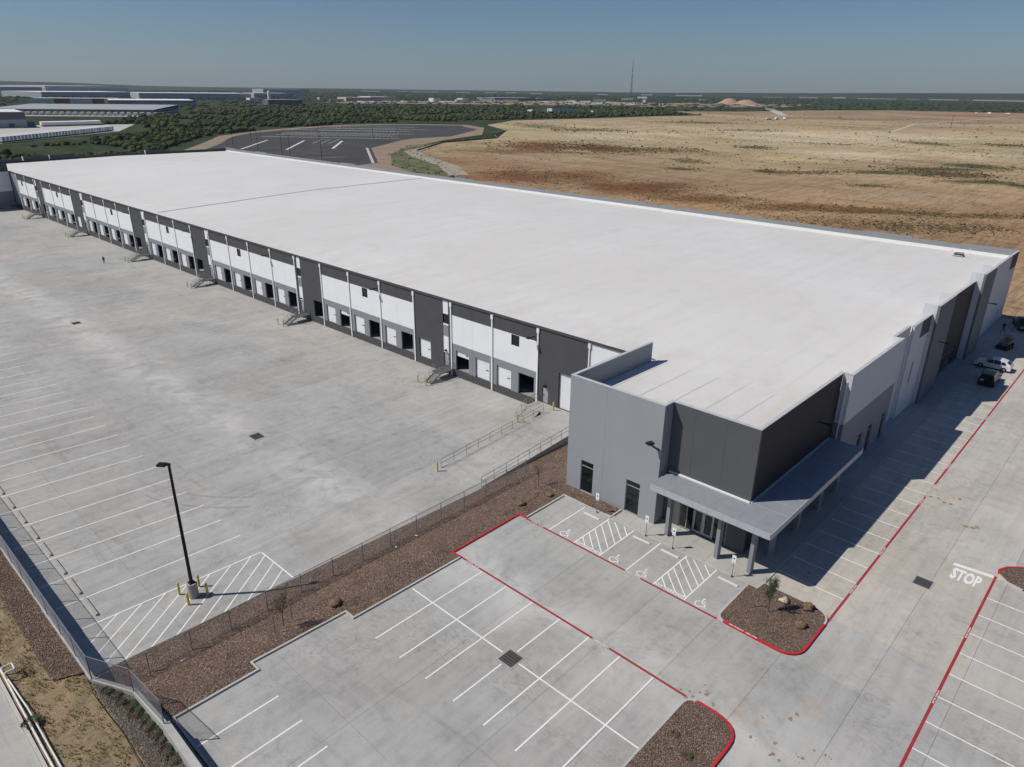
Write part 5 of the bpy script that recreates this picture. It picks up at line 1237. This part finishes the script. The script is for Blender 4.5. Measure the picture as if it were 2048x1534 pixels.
car('pickup_truck', 'black pickup truck parked beyond the skid steer at far end of lot', 'truck', (146.0, 16.3, 0), R(200), 5.8, 2.0, PT, [(1.35, .3, 1.22, 1.8, .98, .3), (.25, -.5, 1.22, 1.8, .25, -.5)], M['carblack'], .42, (.85, -.85), [(1.45, 1.25, 1.02, 1.8, 'windscreen')])
# skid steer
t = thing('skid_steer', 'beige skid steer loader standing between the cars and the pickup', 'loader', (131.5, 16.0, 0), R(170))
m = MB(); m.box(-1.2, .9, -.5, .5, .45, 1.05, M['machine']); m.box(-1.3, -.7, -.55, .55, 1.05, 1.5, M['machine']); m.build('body', t)
m = MB()
for x, y in ((-.6, -.45), (-.6, .45), (.55, -.45), (.55, .45)): m.tube((x, y, 1.05), (x*.9, y, 2.0), .04, M['machine'], 6)
m.box(-.62, .55, -.5, .5, 2.0, 2.07, M['machine']); m.build('cage', t)
for x in (-.7, .5):
    for s_ in (-1, 1): m = MB(); m.tube((x, s_*.52, .42), (x, s_*.82, .42), .42, M['tyre'], 14); w_ = m.build('wheel', t); m = MB(); m.tube((x, s_*.8, .42), (x, s_*.84, .42), .2, M['machine'], 10); m.build('rim', w_)
for s_ in (-1, 1): m = MB(); m.box(-1.1, 1.1, s_*.62-.05, s_*.62+.05, 1.25, 1.4, M['machine']); m.box(1.0, 1.15, s_*.62-.05, s_*.62+.05, .35, 1.4, M['machine']); m.build('lift_arm', t)
m = MB(); m.box(1.15, 1.75, -.85, .85, .08, .14, M['grate']); m.box(1.15, 1.2, -.85, .85, .08, .65, M['grate']); m.box(1.15, 1.7, -.87, -.83, .08, .5, M['grate']); m.box(1.15, 1.7, .83, .87, .08, .5, M['grate']); m.build('bucket', t)

# ================================================================== vegetation masses
veg = [(100, 335), (105, 471), (150, 545), (187, 500), (240, 545), (295, 612), (391, 665), (504, 712), (607, 700), (715, 690), (868, 680), (1018, 684), (1152, 665), (1290, 815), (1420, 880), (1500, 1040), (1200, 1130), (900, 1230), (700, 1240), (480, 1075), (390, 985), (330, 900), (262, 800), (200, 740), (120, 640), (60, 560), (30, 480), (60, 380)]
veg2 = [(-80, 322), (125, 322), (140, 345), (165, 432), (232, 538), (160, 560), (60, 560), (-60, 480)]
noveg = [(108, 575), (160, 560), (268, 668), (275, 700), (310, 805), (200, 835), (90, 700)]
def brush_pts(poly, n, zfn=None):
    q = np.array(poly); x = rng.uniform(q[:, 0].min(), q[:, 0].max(), n*3); y = rng.uniform(q[:, 1].min(), q[:, 1].max(), n*3)
    ok = pip(x, y, poly) & ~pip(x, y, noveg); x, y = x[ok], y[ok]
    keep = rng.random(len(x)) < np.clip(1.25-np.hypot(x, y)/1500, .25, 1)
    x, y = x[keep], y[keep]; gapn = np.array([noise.fractal(Vector((a*.012, c*.012, 9.3)), .8, 2.1, 4) for a, c in zip(x, y)]); kk = gapn > -.28
    x, y = x[kk][:n], y[kk][:n]
    return x, y
x, y = brush_pts(veg, 13000); dist = np.hypot(x, y); r_ = rng.uniform(1.0, 3.0, len(x))*(1+dist/3000); h_ = r_*rng.uniform(.45, .85, len(x))
stuff(blobs('brushwood', np.stack([x, y, ZG+h_*.6], -1), r_, h_, M['brush'], .42), 'dense green mesquite brush covering the flat land beyond the roof')
# second layer of small leafy clumps riding on the near canopies
ok = dist < 900; x2 = np.repeat(x[ok], 5)+rng.normal(0, 1.5, ok.sum()*5); y2 = np.repeat(y[ok], 5)+rng.normal(0, 1.5, ok.sum()*5); hh = np.repeat(h_[ok], 5)
r2 = rng.uniform(.3, .9, len(x2)); OV = np.array([(1, 0, 0), (-.5, .87, 0), (-.5, -.87, 0), (0, 0, 1.0), (0, 0, -.6)]); OF = np.array([(0, 1, 3), (1, 2, 3), (2, 0, 3), (1, 0, 4), (2, 1, 4), (0, 2, 4)])
hs2 = rng.random(len(x)) < .22
stuff(blobs('dry_brushwood', np.stack([x, y, ZG+h_*.75], -1)[hs2], r_[hs2]*.85, h_[hs2], M['brush2'], .45), 'greyish dry bushes mixed into the green brush')
stuff(blobs('leaf_clumps', np.stack([x2, y2, ZG+hh*rng.uniform(.9, 1.7, len(x2))], -1), r2, r2*.8, M['brush'], .5, OV, OF), 'small leafy tops standing proud of the brush')
x, y = brush_pts(veg2, 2600); r_ = rng.uniform(1.2, 2.6, len(x)); h_ = r_*.8
stuff(blobs('brushwood', np.stack([x, y, ZG+h_*.6], -1), r_, h_, M['brush'], .42), 'green brush behind the far end of the warehouse')
# far brush, coarser, out to the hills
n = 5200; aa = rng.uniform(R(2), R(86), n); dd = 1300+3700*rng.random(n)**1.1; x = dd*np.cos(aa); y = dd*np.sin(aa); r_ = rng.uniform(6, 18, n)*(dd/2500)**.5; h_ = rng.uniform(1.6, 3.6, n)
okf = ~pip(x, y, field)
stuff(blobs('far_brush', np.stack([x, y, np.full(n, ZG+.3)], -1)[okf], r_[okf], h_[okf], M['brush'], .35, OV, OF), 'flat dark brush country stretching to the horizon')
# scrub on the field
XS, YS = [], []
dens = {'ol': 170, 'gr': 160, 'rb': 900, 'br': 750, 'mo': 1500, 'pa': 26, 'ye': 26, 'pk': 40, 'fb': 30, 'rd': 20}
for (cx, cy, hb, hx_, rot, nm, amt) in PATCH:
    k = dens[nm]; 
    u = rng.normal(0, .75 if nm in ('ol', 'gr') else .6, k)*hb*1.25; v = rng.uniform(-1.15, 1.15, k)*hx_*1.15
    XS.append(cx+u*math.cos(rot)-v*math.sin(rot)); YS.append(cy+u*math.sin(rot)+v*math.cos(rot))
x = rng.uniform(155, 700, 5200); y = rng.uniform(-120, 430, 5200); c_ = np.array([noise.fractal(Vector((a*.012, e*.006, 3.1)), .8, 2.1, 5) for a, e in zip(x, y)]); kk = c_ > .05; XS.append(x[kk]); YS.append(y[kk])
x = rng.uniform(600, 1300, 2500); y = rng.uniform(0, 640, 2500); XS.append(x[:1500]); YS.append(y[:1500])
x = np.concatenate(XS); y = np.concatenate(YS); ok = pip(x, y, field); x, y = x[ok], y[ok]
r_ = rng.uniform(.14, .5, len(x))*(1+np.hypot(x, y)/650)*rng.choice([.7, 1, 1.7], len(x), p=[.45, .45, .1])
nr = np.hypot(x, y) < 420; r_ = np.where(nr, r_*.62, r_); kb = rng.random(len(x)) < .42
stuff(blobs('field_scrub', np.stack([x, y, np.full(len(x), -1.70)], -1)[kb], r_[kb], r_[kb]*.6, M['scrub'], .4, OV, OF), 'scattered low dark scrub over the bare field')
stuff(blobs('field_clods', np.stack([x, y, np.full(len(x), -1.71)], -1)[~kb], r_[~kb]*.9, r_[~kb]*.35, M['clod'] if 'clod' in M else M.setdefault('clod', simple('brown_clod', (.13, .085, .045), .95, var=.4, scale=.5)), .4, OV, OF), 'brown clods and dead scrub over the bare field')
qx = rng.uniform(151, 460, 2600); qy = rng.uniform(235, 460, 2600); ok = pip(qx, qy, [(230, 275), (245, 316), (288, 375), (331, 412), (378, 430), (450, 447), (448, 438), (378, 424), (308, 368), (270, 300), (235, 254), (151, 232), (151, 262)]); qx, qy = qx[ok], qy[ok]
stuff(blobs('channel_weeds', np.stack([qx, qy, np.full(len(qx), -1.6)], -1), rng.uniform(.4, 1.2, len(qx)), rng.uniform(.3, .7, len(qx)), M['greenweed'], .4, OV, OF), 'green weeds growing along the drainage channel')
sf = MB(); sp_ = [(151.6, 175), (180, 212), (232, 251), (308, 368), (311, 376), (378, 424), (448, 436), (470, 460), (534, 507)]
for i in range(len(sp_)-1):
    a, e = sp_[i], sp_[i+1]; sf.quad([(*a, -1.7), (*e, -1.7), (*e, -.85), (*a, -.85)], M['jointroof']); sf.quad([(a[0]+.04, a[1], -1.7), (e[0]+.04, e[1], -1.7), (e[0]+.04, e[1], -.85), (a[0]+.04, a[1], -.85)], M['brownpaint'])
tag(sf.build('silt_fence'), 'long dark silt fence separating the bare field from the drainage channel', 'fence')

# ================================================================== far asphalt lot details
al = bpy.data.objects['asphalt_lot']
for (a, e, w_) in (((234, 457), (289, 522), 1.5), ((254, 436), (308, 502), 1.6), ((282, 426), (328, 482), 1.7)): line(al, 'stall_row_stripe', a, e, w_, -1.585, M['far_line'])
for (a, e) in (((307, 562), (378, 475)), ((340, 590), (410, 516)), ((392, 612), (439, 552)), ((422, 639), (469, 589)), ((350, 600), (425, 515)), ((440, 660), (500, 600)), ((330, 578), (396, 500)), ((375, 640), (450, 545)), ((405, 650), (480, 560))):
    A_, E__ = Vector(a), Vector(e); L = (E__-A_).length; n = int(L/3.2); d = (E__-A_)/L; nn = Vector((-d.y, d.x)); mm = MB()
    for k in range(n):
        p = A_+d*3.2*k; q0 = p-nn*3.6; q1 = p+nn*3.6; mm.quad([(q0.x-d.x*.22, q0.y-d.y*.22, -1.58), (q1.x-d.x*.22, q1.y-d.y*.22, -1.58), (q1.x+d.x*.22, q1.y+d.y*.22, -1.58), (q0.x+d.x*.22, q0.y+d.y*.22, -1.58)], M['far_line'])
    mm.quad([(A_.x-nn.x*.45, A_.y-nn.y*.45, -1.575), (E__.x-nn.x*.45, E__.y-nn.y*.45, -1.575), (E__.x+nn.x*.45, E__.y+nn.y*.45, -1.575), (A_.x+nn.x*.45, A_.y+nn.y*.45, -1.575)], M['far_line'])
    o = mm.build('stall_markings', al); o['kind'] = 'stuff'
for (a, e) in (((300, 468), (331, 502)), ((304, 464), (338, 500)), ((235, 403), (261, 397)), ((232, 376), (253, 370)), ((296, 472), (325, 505))): line(al, 'lane_stripe', a, e, .35, -1.585, M['far_line'])
for (a, e) in (((303, 417), (244, 331)), ((556, 591), (534, 548))):
    line(al, 'concrete_strip', a, e, 1.6, -1.58, M['kerb'])
t0 = thing('lot_lamp_post', '', 'lamp post', group='lamp posts in the asphalt lot'); m = MB(); m.tube((0, 0, 0), (0, 0, 12), .16, M['black'], 6, .1); m.build('pole', t0); m = MB(); m.box(-.9, .9, -.25, .25, 12, 12.2, M['black']); m.build('lamp_head', t0)
lps = [(237, 473), (272, 514), (234, 407), (228, 388), (315, 493), (238, 371), (372, 503), (237, 441), (309, 568), (430, 545), (410, 600)]
for k, (x, y) in enumerate(lps):
    lab = 'dark lamp post in the distant asphalt lot, '+ORD[k]+' one'
    lab = 'thin dark lamp post standing in the distant asphalt lot'
    if k == 0: t0.location = (x, y, -1.6); t0['label'] = lab
    else: dup(t0, (x, y, -1.6), 0, lab)

# ================================================================== distant buildings (x0,y0)-(x1,y1) is the front base edge, depth runs away from the camera
def building(a, e, depth, h, wallm, roofm_, label, bands=None, n_win=0, cat='warehouse', roof_rise=0, z_=ZG):
    t = thing('distant_building', label, cat); A_ = Vector(a); E__ = Vector(e); d = (E__-A_).normalized(); L = (E__-A_).length
    nn = Vector((-d.y, d.x)); 
    if nn.dot(A_+E__) < 0: nn = -nn
    P = [A_, E__, E__+nn*depth, A_+nn*depth]
    m = MB()
    for i in range(4):
        p, q = P[i], P[(i+1) % 4]; zz = [z_, z_+h] if not bands else [z_+h*x_ for x_ in [0]+[b_[0] for b_ in bands]]
        for j in range(len(zz)-1): m.quad([(p.x, p.y, zz[j]), (q.x, q.y, zz[j]), (q.x, q.y, zz[j+1]), (p.x, p.y, zz[j+1])], wallm if not bands else bands[j][1])
    m.build('wall', t)
    m = MB(); m.quad([(P[0].x, P[0].y, z_+h+.05), (P[1].x, P[1].y, z_+h+.05), (P[2].x, P[2].y, z_+h+.05+roof_rise), (P[3].x, P[3].y, z_+h+.05+roof_rise)], roofm_)
    m.quad([(P[3].x, P[3].y, z_), (P[2].x, P[2].y, z_), (P[2].x, P[2].y, z_+h+.05+roof_rise), (P[3].x, P[3].y, z_+h+.05+roof_rise)], wallm)
    m.quad([(P[0].x, P[0].y, z_+h+.05), (P[1].x, P[1].y, z_+h+.05), (P[1].x, P[1].y, z_+h+.5), (P[0].x, P[0].y, z_+h+.5)], roofm_)
    m.build('roof', t)
    for k in range(n_win):
        p = A_+d*L*(k+.5)/n_win-nn*.15; w_ = min(2.2, L/n_win*.35); m = MB(); m.quad([(p.x-d.x*w_, p.y-d.y*w_, z_+.8), (p.x+d.x*w_, p.y+d.y*w_, z_+.8), (p.x+d.x*w_, p.y+d.y*w_, z_+4.2), (p.x-d.x*w_, p.y-d.y*w_, z_+4.2)], M['fardark']); m.build('door_opening', t)
    return t
fgr, fdk, flt, fwh = M['fargrey'], M['fardark'], M['farlight'], M['farwhite']
building((245, 1128), (405, 1014), 150, 6.5, fdk, M['farroofgrey'], 'long grey-roofed warehouse with truck court beyond the green brush', [(.45, fgr), (1, fdk)], 16, roof_rise=3)
building((110, 800), (202, 785), 90, 13.3, fgr, fwh, 'grey warehouse with dark parapet band at the left edge of the view', [(.55, fgr), (1, fdk)], 4)
building((1096, 3865), (1527, 4080), 300, 21, flt, fwh, 'very distant long white warehouse below the hills', [(.6, flt), (1, fwh)])
building((620, 2228), (879, 2265), 230, 14, fgr, fwh, 'white-roofed grey warehouse behind the red and white block', [(1, fgr)], 12)
building((430, 1625), (560, 1565), 70, 10, flt, fwh, 'white building with two rust-red wall panels', [(1, flt)])
building((505, 1450), (640, 1402), 160, 9.5, fgr, fwh, 'bright white-roofed warehouse left of the brush', [(.75, fgr), (1, fdk)], 6)
building((650, 3336), (951, 3394), 260, 18, fgr, M['farroofgrey'], 'hazy blue-grey warehouse at far left under the hills')
building((780, 2020), (1046, 1950), 190, 15, fgr, fwh, 'long white-roofed warehouse with dock doors in the middle distance', None, 14)
building((1171, 2164), (1289, 2140), 120, 14, fgr, fwh, 'plain grey box warehouse right of the long white-roofed one', None, 3)
building((800, 1425), (865, 1403), 60, 10, fdk, M['farroofgrey'], 'low grey-roofed shed beside the parked vehicles', None, 3)
building((1199, 1730), (1267, 1715), 60, 9.4, M['fartan'], fwh, 'lower tan block of the pair of tan buildings')
building((1267, 1714), (1341, 1700), 80, 11.7, M['fartan'], fwh, 'taller tan block of the pair of tan buildings')
building((1379, 1584), (1400, 1578), 30, 10, flt, fwh, 'small white box building right of the tan pair', cat='building')
building((1456, 1551), (1478, 1547), 30, 10, flt, fwh, 'second small white box building farther right', cat='building')
building((1733, 1700), (1894, 1670), 70, 8.6, fdk, fwh, 'white-roofed open shed above the white trailer park')
building((1894, 1665), (1942, 1655), 50, 7, fdk, fwh, 'short white-roofed shed joined to the trailer park shed')
building((1700, 3060), (1900, 3020), 150, 20, fgr, fwh, 'distant white roof peeping over the long warehouse')
PQ = []
for (f0, f1) in ((.28, .46), (.72, .86)):
    A_, E__ = Vector((430, 1625)), Vector((560, 1565)); d = (E__-A_); nn = Vector((-d.y, d.x)).normalized(); nn = -nn if nn.dot(A_) > 0 else nn
    p, q = A_+d*f0+nn*.4, A_+d*f1+nn*.4; m = MB(); PQ.append(m); m.quad([(p.x, p.y, ZG+1), (q.x, q.y, ZG+1), (q.x, q.y, ZG+10.1), (p.x, p.y, ZG+10.1)], M['farred'])
for o in bpy.data.objects:
    if o.get('label', '').startswith('white building with two rust'): [ (lambda q: q.build('red_wall_panel', o))(mq) for mq in PQ ]
rs = random.Random(11)
SH = [((1130, 1640), 'far left of the soil yard'), ((1420, 1500), 'beside the two small white box buildings'), ((1500, 1480), 'at the back of the vehicle yard'), ((1560, 1440), 'in the middle of the vehicle yard'), ((1650, 1560), 'left of the trailer park shed'), ((1600, 1700), 'behind the vehicle yard'), ((2050, 1500), 'behind the white trailer park'), ((2150, 1350), 'right of the white trailer park'), ((1900, 1900), 'in the brush beyond the trailer park shed'), ((1050, 1900), 'beside the slim white silo'), ((1300, 1950), 'in the brush behind the tan pair'), ((2500, 1700), 'in far brush left of the mast'), ((2700, 1500), 'in far brush right of the mast'), ((2900, 1900), 'deep in the far brush behind the mast')]
for (q, w_) in SH:
    L_ = rs.uniform(18, 55); a_ = math.atan2(q[1], q[0])+R(90)+rs.uniform(-.3, .3)
    building(q, (q[0]+L_*math.cos(a_), q[1]+L_*math.sin(a_)), rs.uniform(14, 40), rs.uniform(5, 9), rs.choice((flt, fgr, M['fartan'])), rs.choice((fwh, fwh, M['farroofgrey'])), 'small distant shed standing '+w_, cat='shed')
# silo
t = thing('silo', 'slim white silo standing in front of the grey box warehouse', 'silo', (1105, 1960, ZG)); m = MB(); m.tube((0, 0, 0), (0, 0, 20), 4, fwh, 14); m.build('tank', t); m = MB(); m.tube((0, 0, 20), (0, 0, 23), 4, fwh, 14, .3); m.build('roof', t)
# horizon warehouses
hl = [(.585, .605), (.622, .632), (.636, .662), (.678, .692), (.705, .716), (.724, .734), (.745, .756), (.80, .808), (.832, .840), (.855, .872), (.905, .915), (.922, .930), (.936, .941), (.945, .958), (.9605, .9645), (.967, .974), (.977, .990)]
for k, (c0, c1) in enumerate(hl):
    a0, a1 = math.acos(c0), math.acos(c1); D = 4900+120*math.sin(k*2.3)
    D = 5250
    zz = ZG
    building((D*math.cos(a0), D*math.sin(a0)), (D*math.cos(a1), D*math.sin(a1)), 260, 4.5+2*math.sin(k*1.7), M['farroofgrey'], flt, 'pale long warehouse on the far horizon, '+ORD[k]+' counting from the left', z_=zz)
# trailers
tr0 = thing('semi_trailer', '', 'trailer', group='trailers parked beyond the brush'); m = MB(); m.box(0, 16, -1.3, 1.3, 1.2, 4.1, fwh); m.build('box', tr0); m = MB(); m.box(1, 3, -1.1, 1.1, .2, 1.2, M['tyre']); m.box(12.5, 13, -1, 1, 0, 1.2, M['tyre']); m.build('wheels', tr0)
tr1 = dup(tr0, (0, 0, 0)); tr1.children[0].data = tr1.children[0].data.copy(); tr1.children[0].data.materials[0] = flt
first = True
def trailer(src, x, y, rz, lab, grp):
    o = dup(src, (x, y, ZG), rz, lab, grp)
for k in range(36):
    f = k/35; x = 138+f*(242-138); y = 598+f*(695-598); trailer(tr0 if k % 3 else tr1, x, y, R(125)+random.gauss(0, .01), 'white-topped semi trailer in the near packed row at left', 'near packed row of trailers at left')
for k in range(20):
    f = k/19; trailer(tr0, 218+f*50, 797+f*4+8*f*0, R(80), 'white trailer rear-end in the second row behind the packed trailers', 'second row of trailers')
b_ = thing('container', 'blue shipping containers parked left of the white trailer rears', 'container', (204, 792, ZG)); m = MB(); m.box(-12, 5, -5, 5, 0, 5, M['blue']); m.build('box', b_)
for k in range(24):
    f = k/23; trailer(tr1, 262+f*140, 1100-f*118, R(60), 'white trailer backed up to the long grey-roofed warehouse', 'trailers at the long grey-roofed warehouse')
rr = random.Random(5)
for k in range(110):
    u, v = rr.random(), rr.random()
    if k < 70: x, y = 1502+u*(1515-1502)+v*480, 1383-u*270+v*200*(1-u); x = 1500+480*v*(1-.4*u)+20*u; y = 1370-260*u+240*v*(1-u)
    else: x, y = 1130+u*420, 1560-u*130+v*60
    trailer(tr0 if rr.random() < .7 else tr1, x, y, R(rr.choice((30, 35, 120))), 'white trailer in the crowded park beyond the brush' if k < 70 else 'vehicle among the scattered yard traffic beyond the brush', 'trailers in the distant park' if k < 70 else 'scattered vehicles beyond the brush')
for o in (tr0, tr1):
    pass
tr0.location = (1090, 1500, ZG); tr0['label'] = 'white trailer standing apart at left end of the scattered yard'; tr1.location = (1075, 1530, ZG); tr1['label'] = 'pale trailer standing apart beside another at left of the scattered yard'
tr1['group'] = tr0['group'] = 'scattered vehicles beyond the brush'
# bare soil yard under the trailers etc.
disc('soil_yard', [(1060, 1490), (1200, 1440), (1560, 1130), (2060, 1400), (2100, 1640), (1700, 1700), (1200, 1700), (1050, 1620)], ZG+.25, M['bank'])
disc('soil_yard', [(1520, 1060), (1960, 860), (2500, 1000), (2300, 1300), (1900, 1400)], ZG+.2, M['bank'])
disc('truck_court', [(130, 590), (245, 690), (300, 800), (200, 830), (110, 700)], ZG+.25, M['kerb'])
disc('truck_court', [(240, 1080), (400, 960), (420, 1010), (260, 1140)], ZG+.25, M['kerb'])
# construction buildings near field edge
for k, (a, e, h, lab) in enumerate((((965, 857), (1060, 840), 5, 'long low white steel shed frame at the edge of the field'), ((1051, 795), (1064, 789), 4, 'small white hut right of the steel sheds'), ((990, 835), (1030, 826), 7, 'white shed behind the low steel frame at field edge'))):
    building(a, e, 14, h, flt, fwh, lab, cat='shed')
# mast
t = thing('radio_mast', 'tall lattice radio mast rising above the horizon', 'mast', (4125, 2825.6, ZG)); m = MB(); H_ = 203
for (dx, dy) in ((-5, -3), (5, -3), (0, 6)): m.tube((dx, dy, 0), (dx*.12, dy*.12, H_), 1.0, M['grate'], 5, .45)
m.build('leg', t); m = MB()
P3 = [(-5, -3), (5, -3), (0, 6)]
for k in range(26):
    z0, z1 = H_*k/26, H_*(k+1)/26; s0, s1 = 1-.88*z0/H_, 1-.88*z1/H_
    for i in range(3): a, e = P3[i], P3[(i+1) % 3]; m.tube((a[0]*s0, a[1]*s0, z0), (e[0]*s1, e[1]*s1, z1), .35, M['grate'], 3)
m.build('bracing', t)
m = MB(); m.tube((0, 0, H_*.66), (0, 0, H_*.68), 3, M['spout'], 8); m.build('antenna', t)
m = MB(); m.tube((0, 0, H_), (0, 0, H_+18), .5, M['grate'], 5); m.build('tip', t)
# utility poles
def upole(x, y, h, label, arm=True, mat='bark', r=.28, lean=0):
    t = thing('utility_pole', label, 'pole', (x, y, ZG), 0, 'utility poles across the field'); m = MB(); m.tube((0, 0, 0), (lean, 0, h), r, M[mat], 6, r*.6); m.build('pole', t)
    if arm: m = MB(); m.box(-.1, .1, -1.5, 1.5, h-1.2, h-.9, M[mat]); m.build('cross_arm', t)
upole(1028, 241, 15.5, 'dark leaning utility pole at the right in front of the brush', r=.33, lean=1.6); upole(1103, 451, 15.5, 'dark utility pole in the middle of the pale field', lean=.5); upole(1069, 587, 14, 'dark utility pole at the left end of the field line', r=.25)
for k, (x, y) in enumerate(((847, 763), (914, 778), (922, 770), (957, 731), (975, 722), (1000, 715), (1035, 719), (1159, 773), (935, 765), (1090, 735), (1575, 532), (1671, 487), (1661, 467), (1690, 463), (1700, 450), (1546, 675), (1504, 693))):
    upole(x, y, 17 if k < 10 else 9, 'slim pale pole in the row at the far field edge', False, 'galv', .13)
# dirt mounds
for k, (x, y, r0, h, lab) in enumerate(((2274, 1179, 36, 16, 'orange dirt mound, left of two beside the distant road'), (2180, 1075, 42, 14, 'orange dirt mound, right of two beside the distant road'))):
    m = MB(); n = 18; rings = [(1, 0), (.75, .35), (.45, .8), (.2, 1.0)]; V = []
    for i, (q, zq) in enumerate(rings): V.append([(x+r0*q*(1+.15*noise.noise(Vector((j*.9, i, k))))*math.cos(6.283*j/n), y+r0*q*(1+.15*noise.noise(Vector((j*.7, i, k+4))))*math.sin(6.283*j/n), ZG+h*zq) for j in range(n)])
    for i in range(3):
        for j in range(n): m.quad([V[i][j], V[i][(j+1) % n], V[i+1][(j+1) % n], V[i+1][j]], M['mound'] if 'mound' in M else M.setdefault('mound', simple('orange_dirt', (.40, .26, .18), .95, var=.15, scale=.02)))
    m.quad(V[3], M['mound']); tag(m.build('dirt_mound'), lab, 'mound', 'dirt mounds')
disc('dirt_road', [(1300, 560), (1990, 915), (2260, 1130), (2230, 1140), (1970, 930), (1290, 572)], -1.6, M['kerb'])
disc('dirt_road', [(760, 235), (1100, 300), (1700, 290), (1700, 296), (1100, 306), (760, 239)], -1.6, M['palesoil'] if 'palesoil' in M else M.setdefault('palesoil', simple('pale_soil_track', (.50, .42, .30), .95)))
for k, (x, y, lab) in enumerate(((1805, 382, 'white construction truck raising dust, left of three'), (1840, 365, 'white construction truck raising dust, middle of three'), (1830, 331, 'white construction truck raising dust, right of three'), (1066, 487, 'white vehicle at left of the group parked on the pale field'), (1078, 481, 'white vehicle in the middle of the group on the pale field'), (1090, 474, 'white vehicle at right of the group on the pale field'))):
    t = thing('work_truck', lab, 'truck', (x, y, -1.6), R(20+k*40), 'work trucks on the far field'); m = MB(); m.box(-4, 2, -1.3, 1.3, 1, 3.6, fwh); m.build('box', t); m = MB(); m.box(2.1, 4.2, -1.2, 1.2, .8, 3.2, fwh); m.build('cab', t); m = MB(); m.box(-3.5, 3.8, -1.2, 1.2, .1, .95, M['tyre']); m.build('wheels', t)
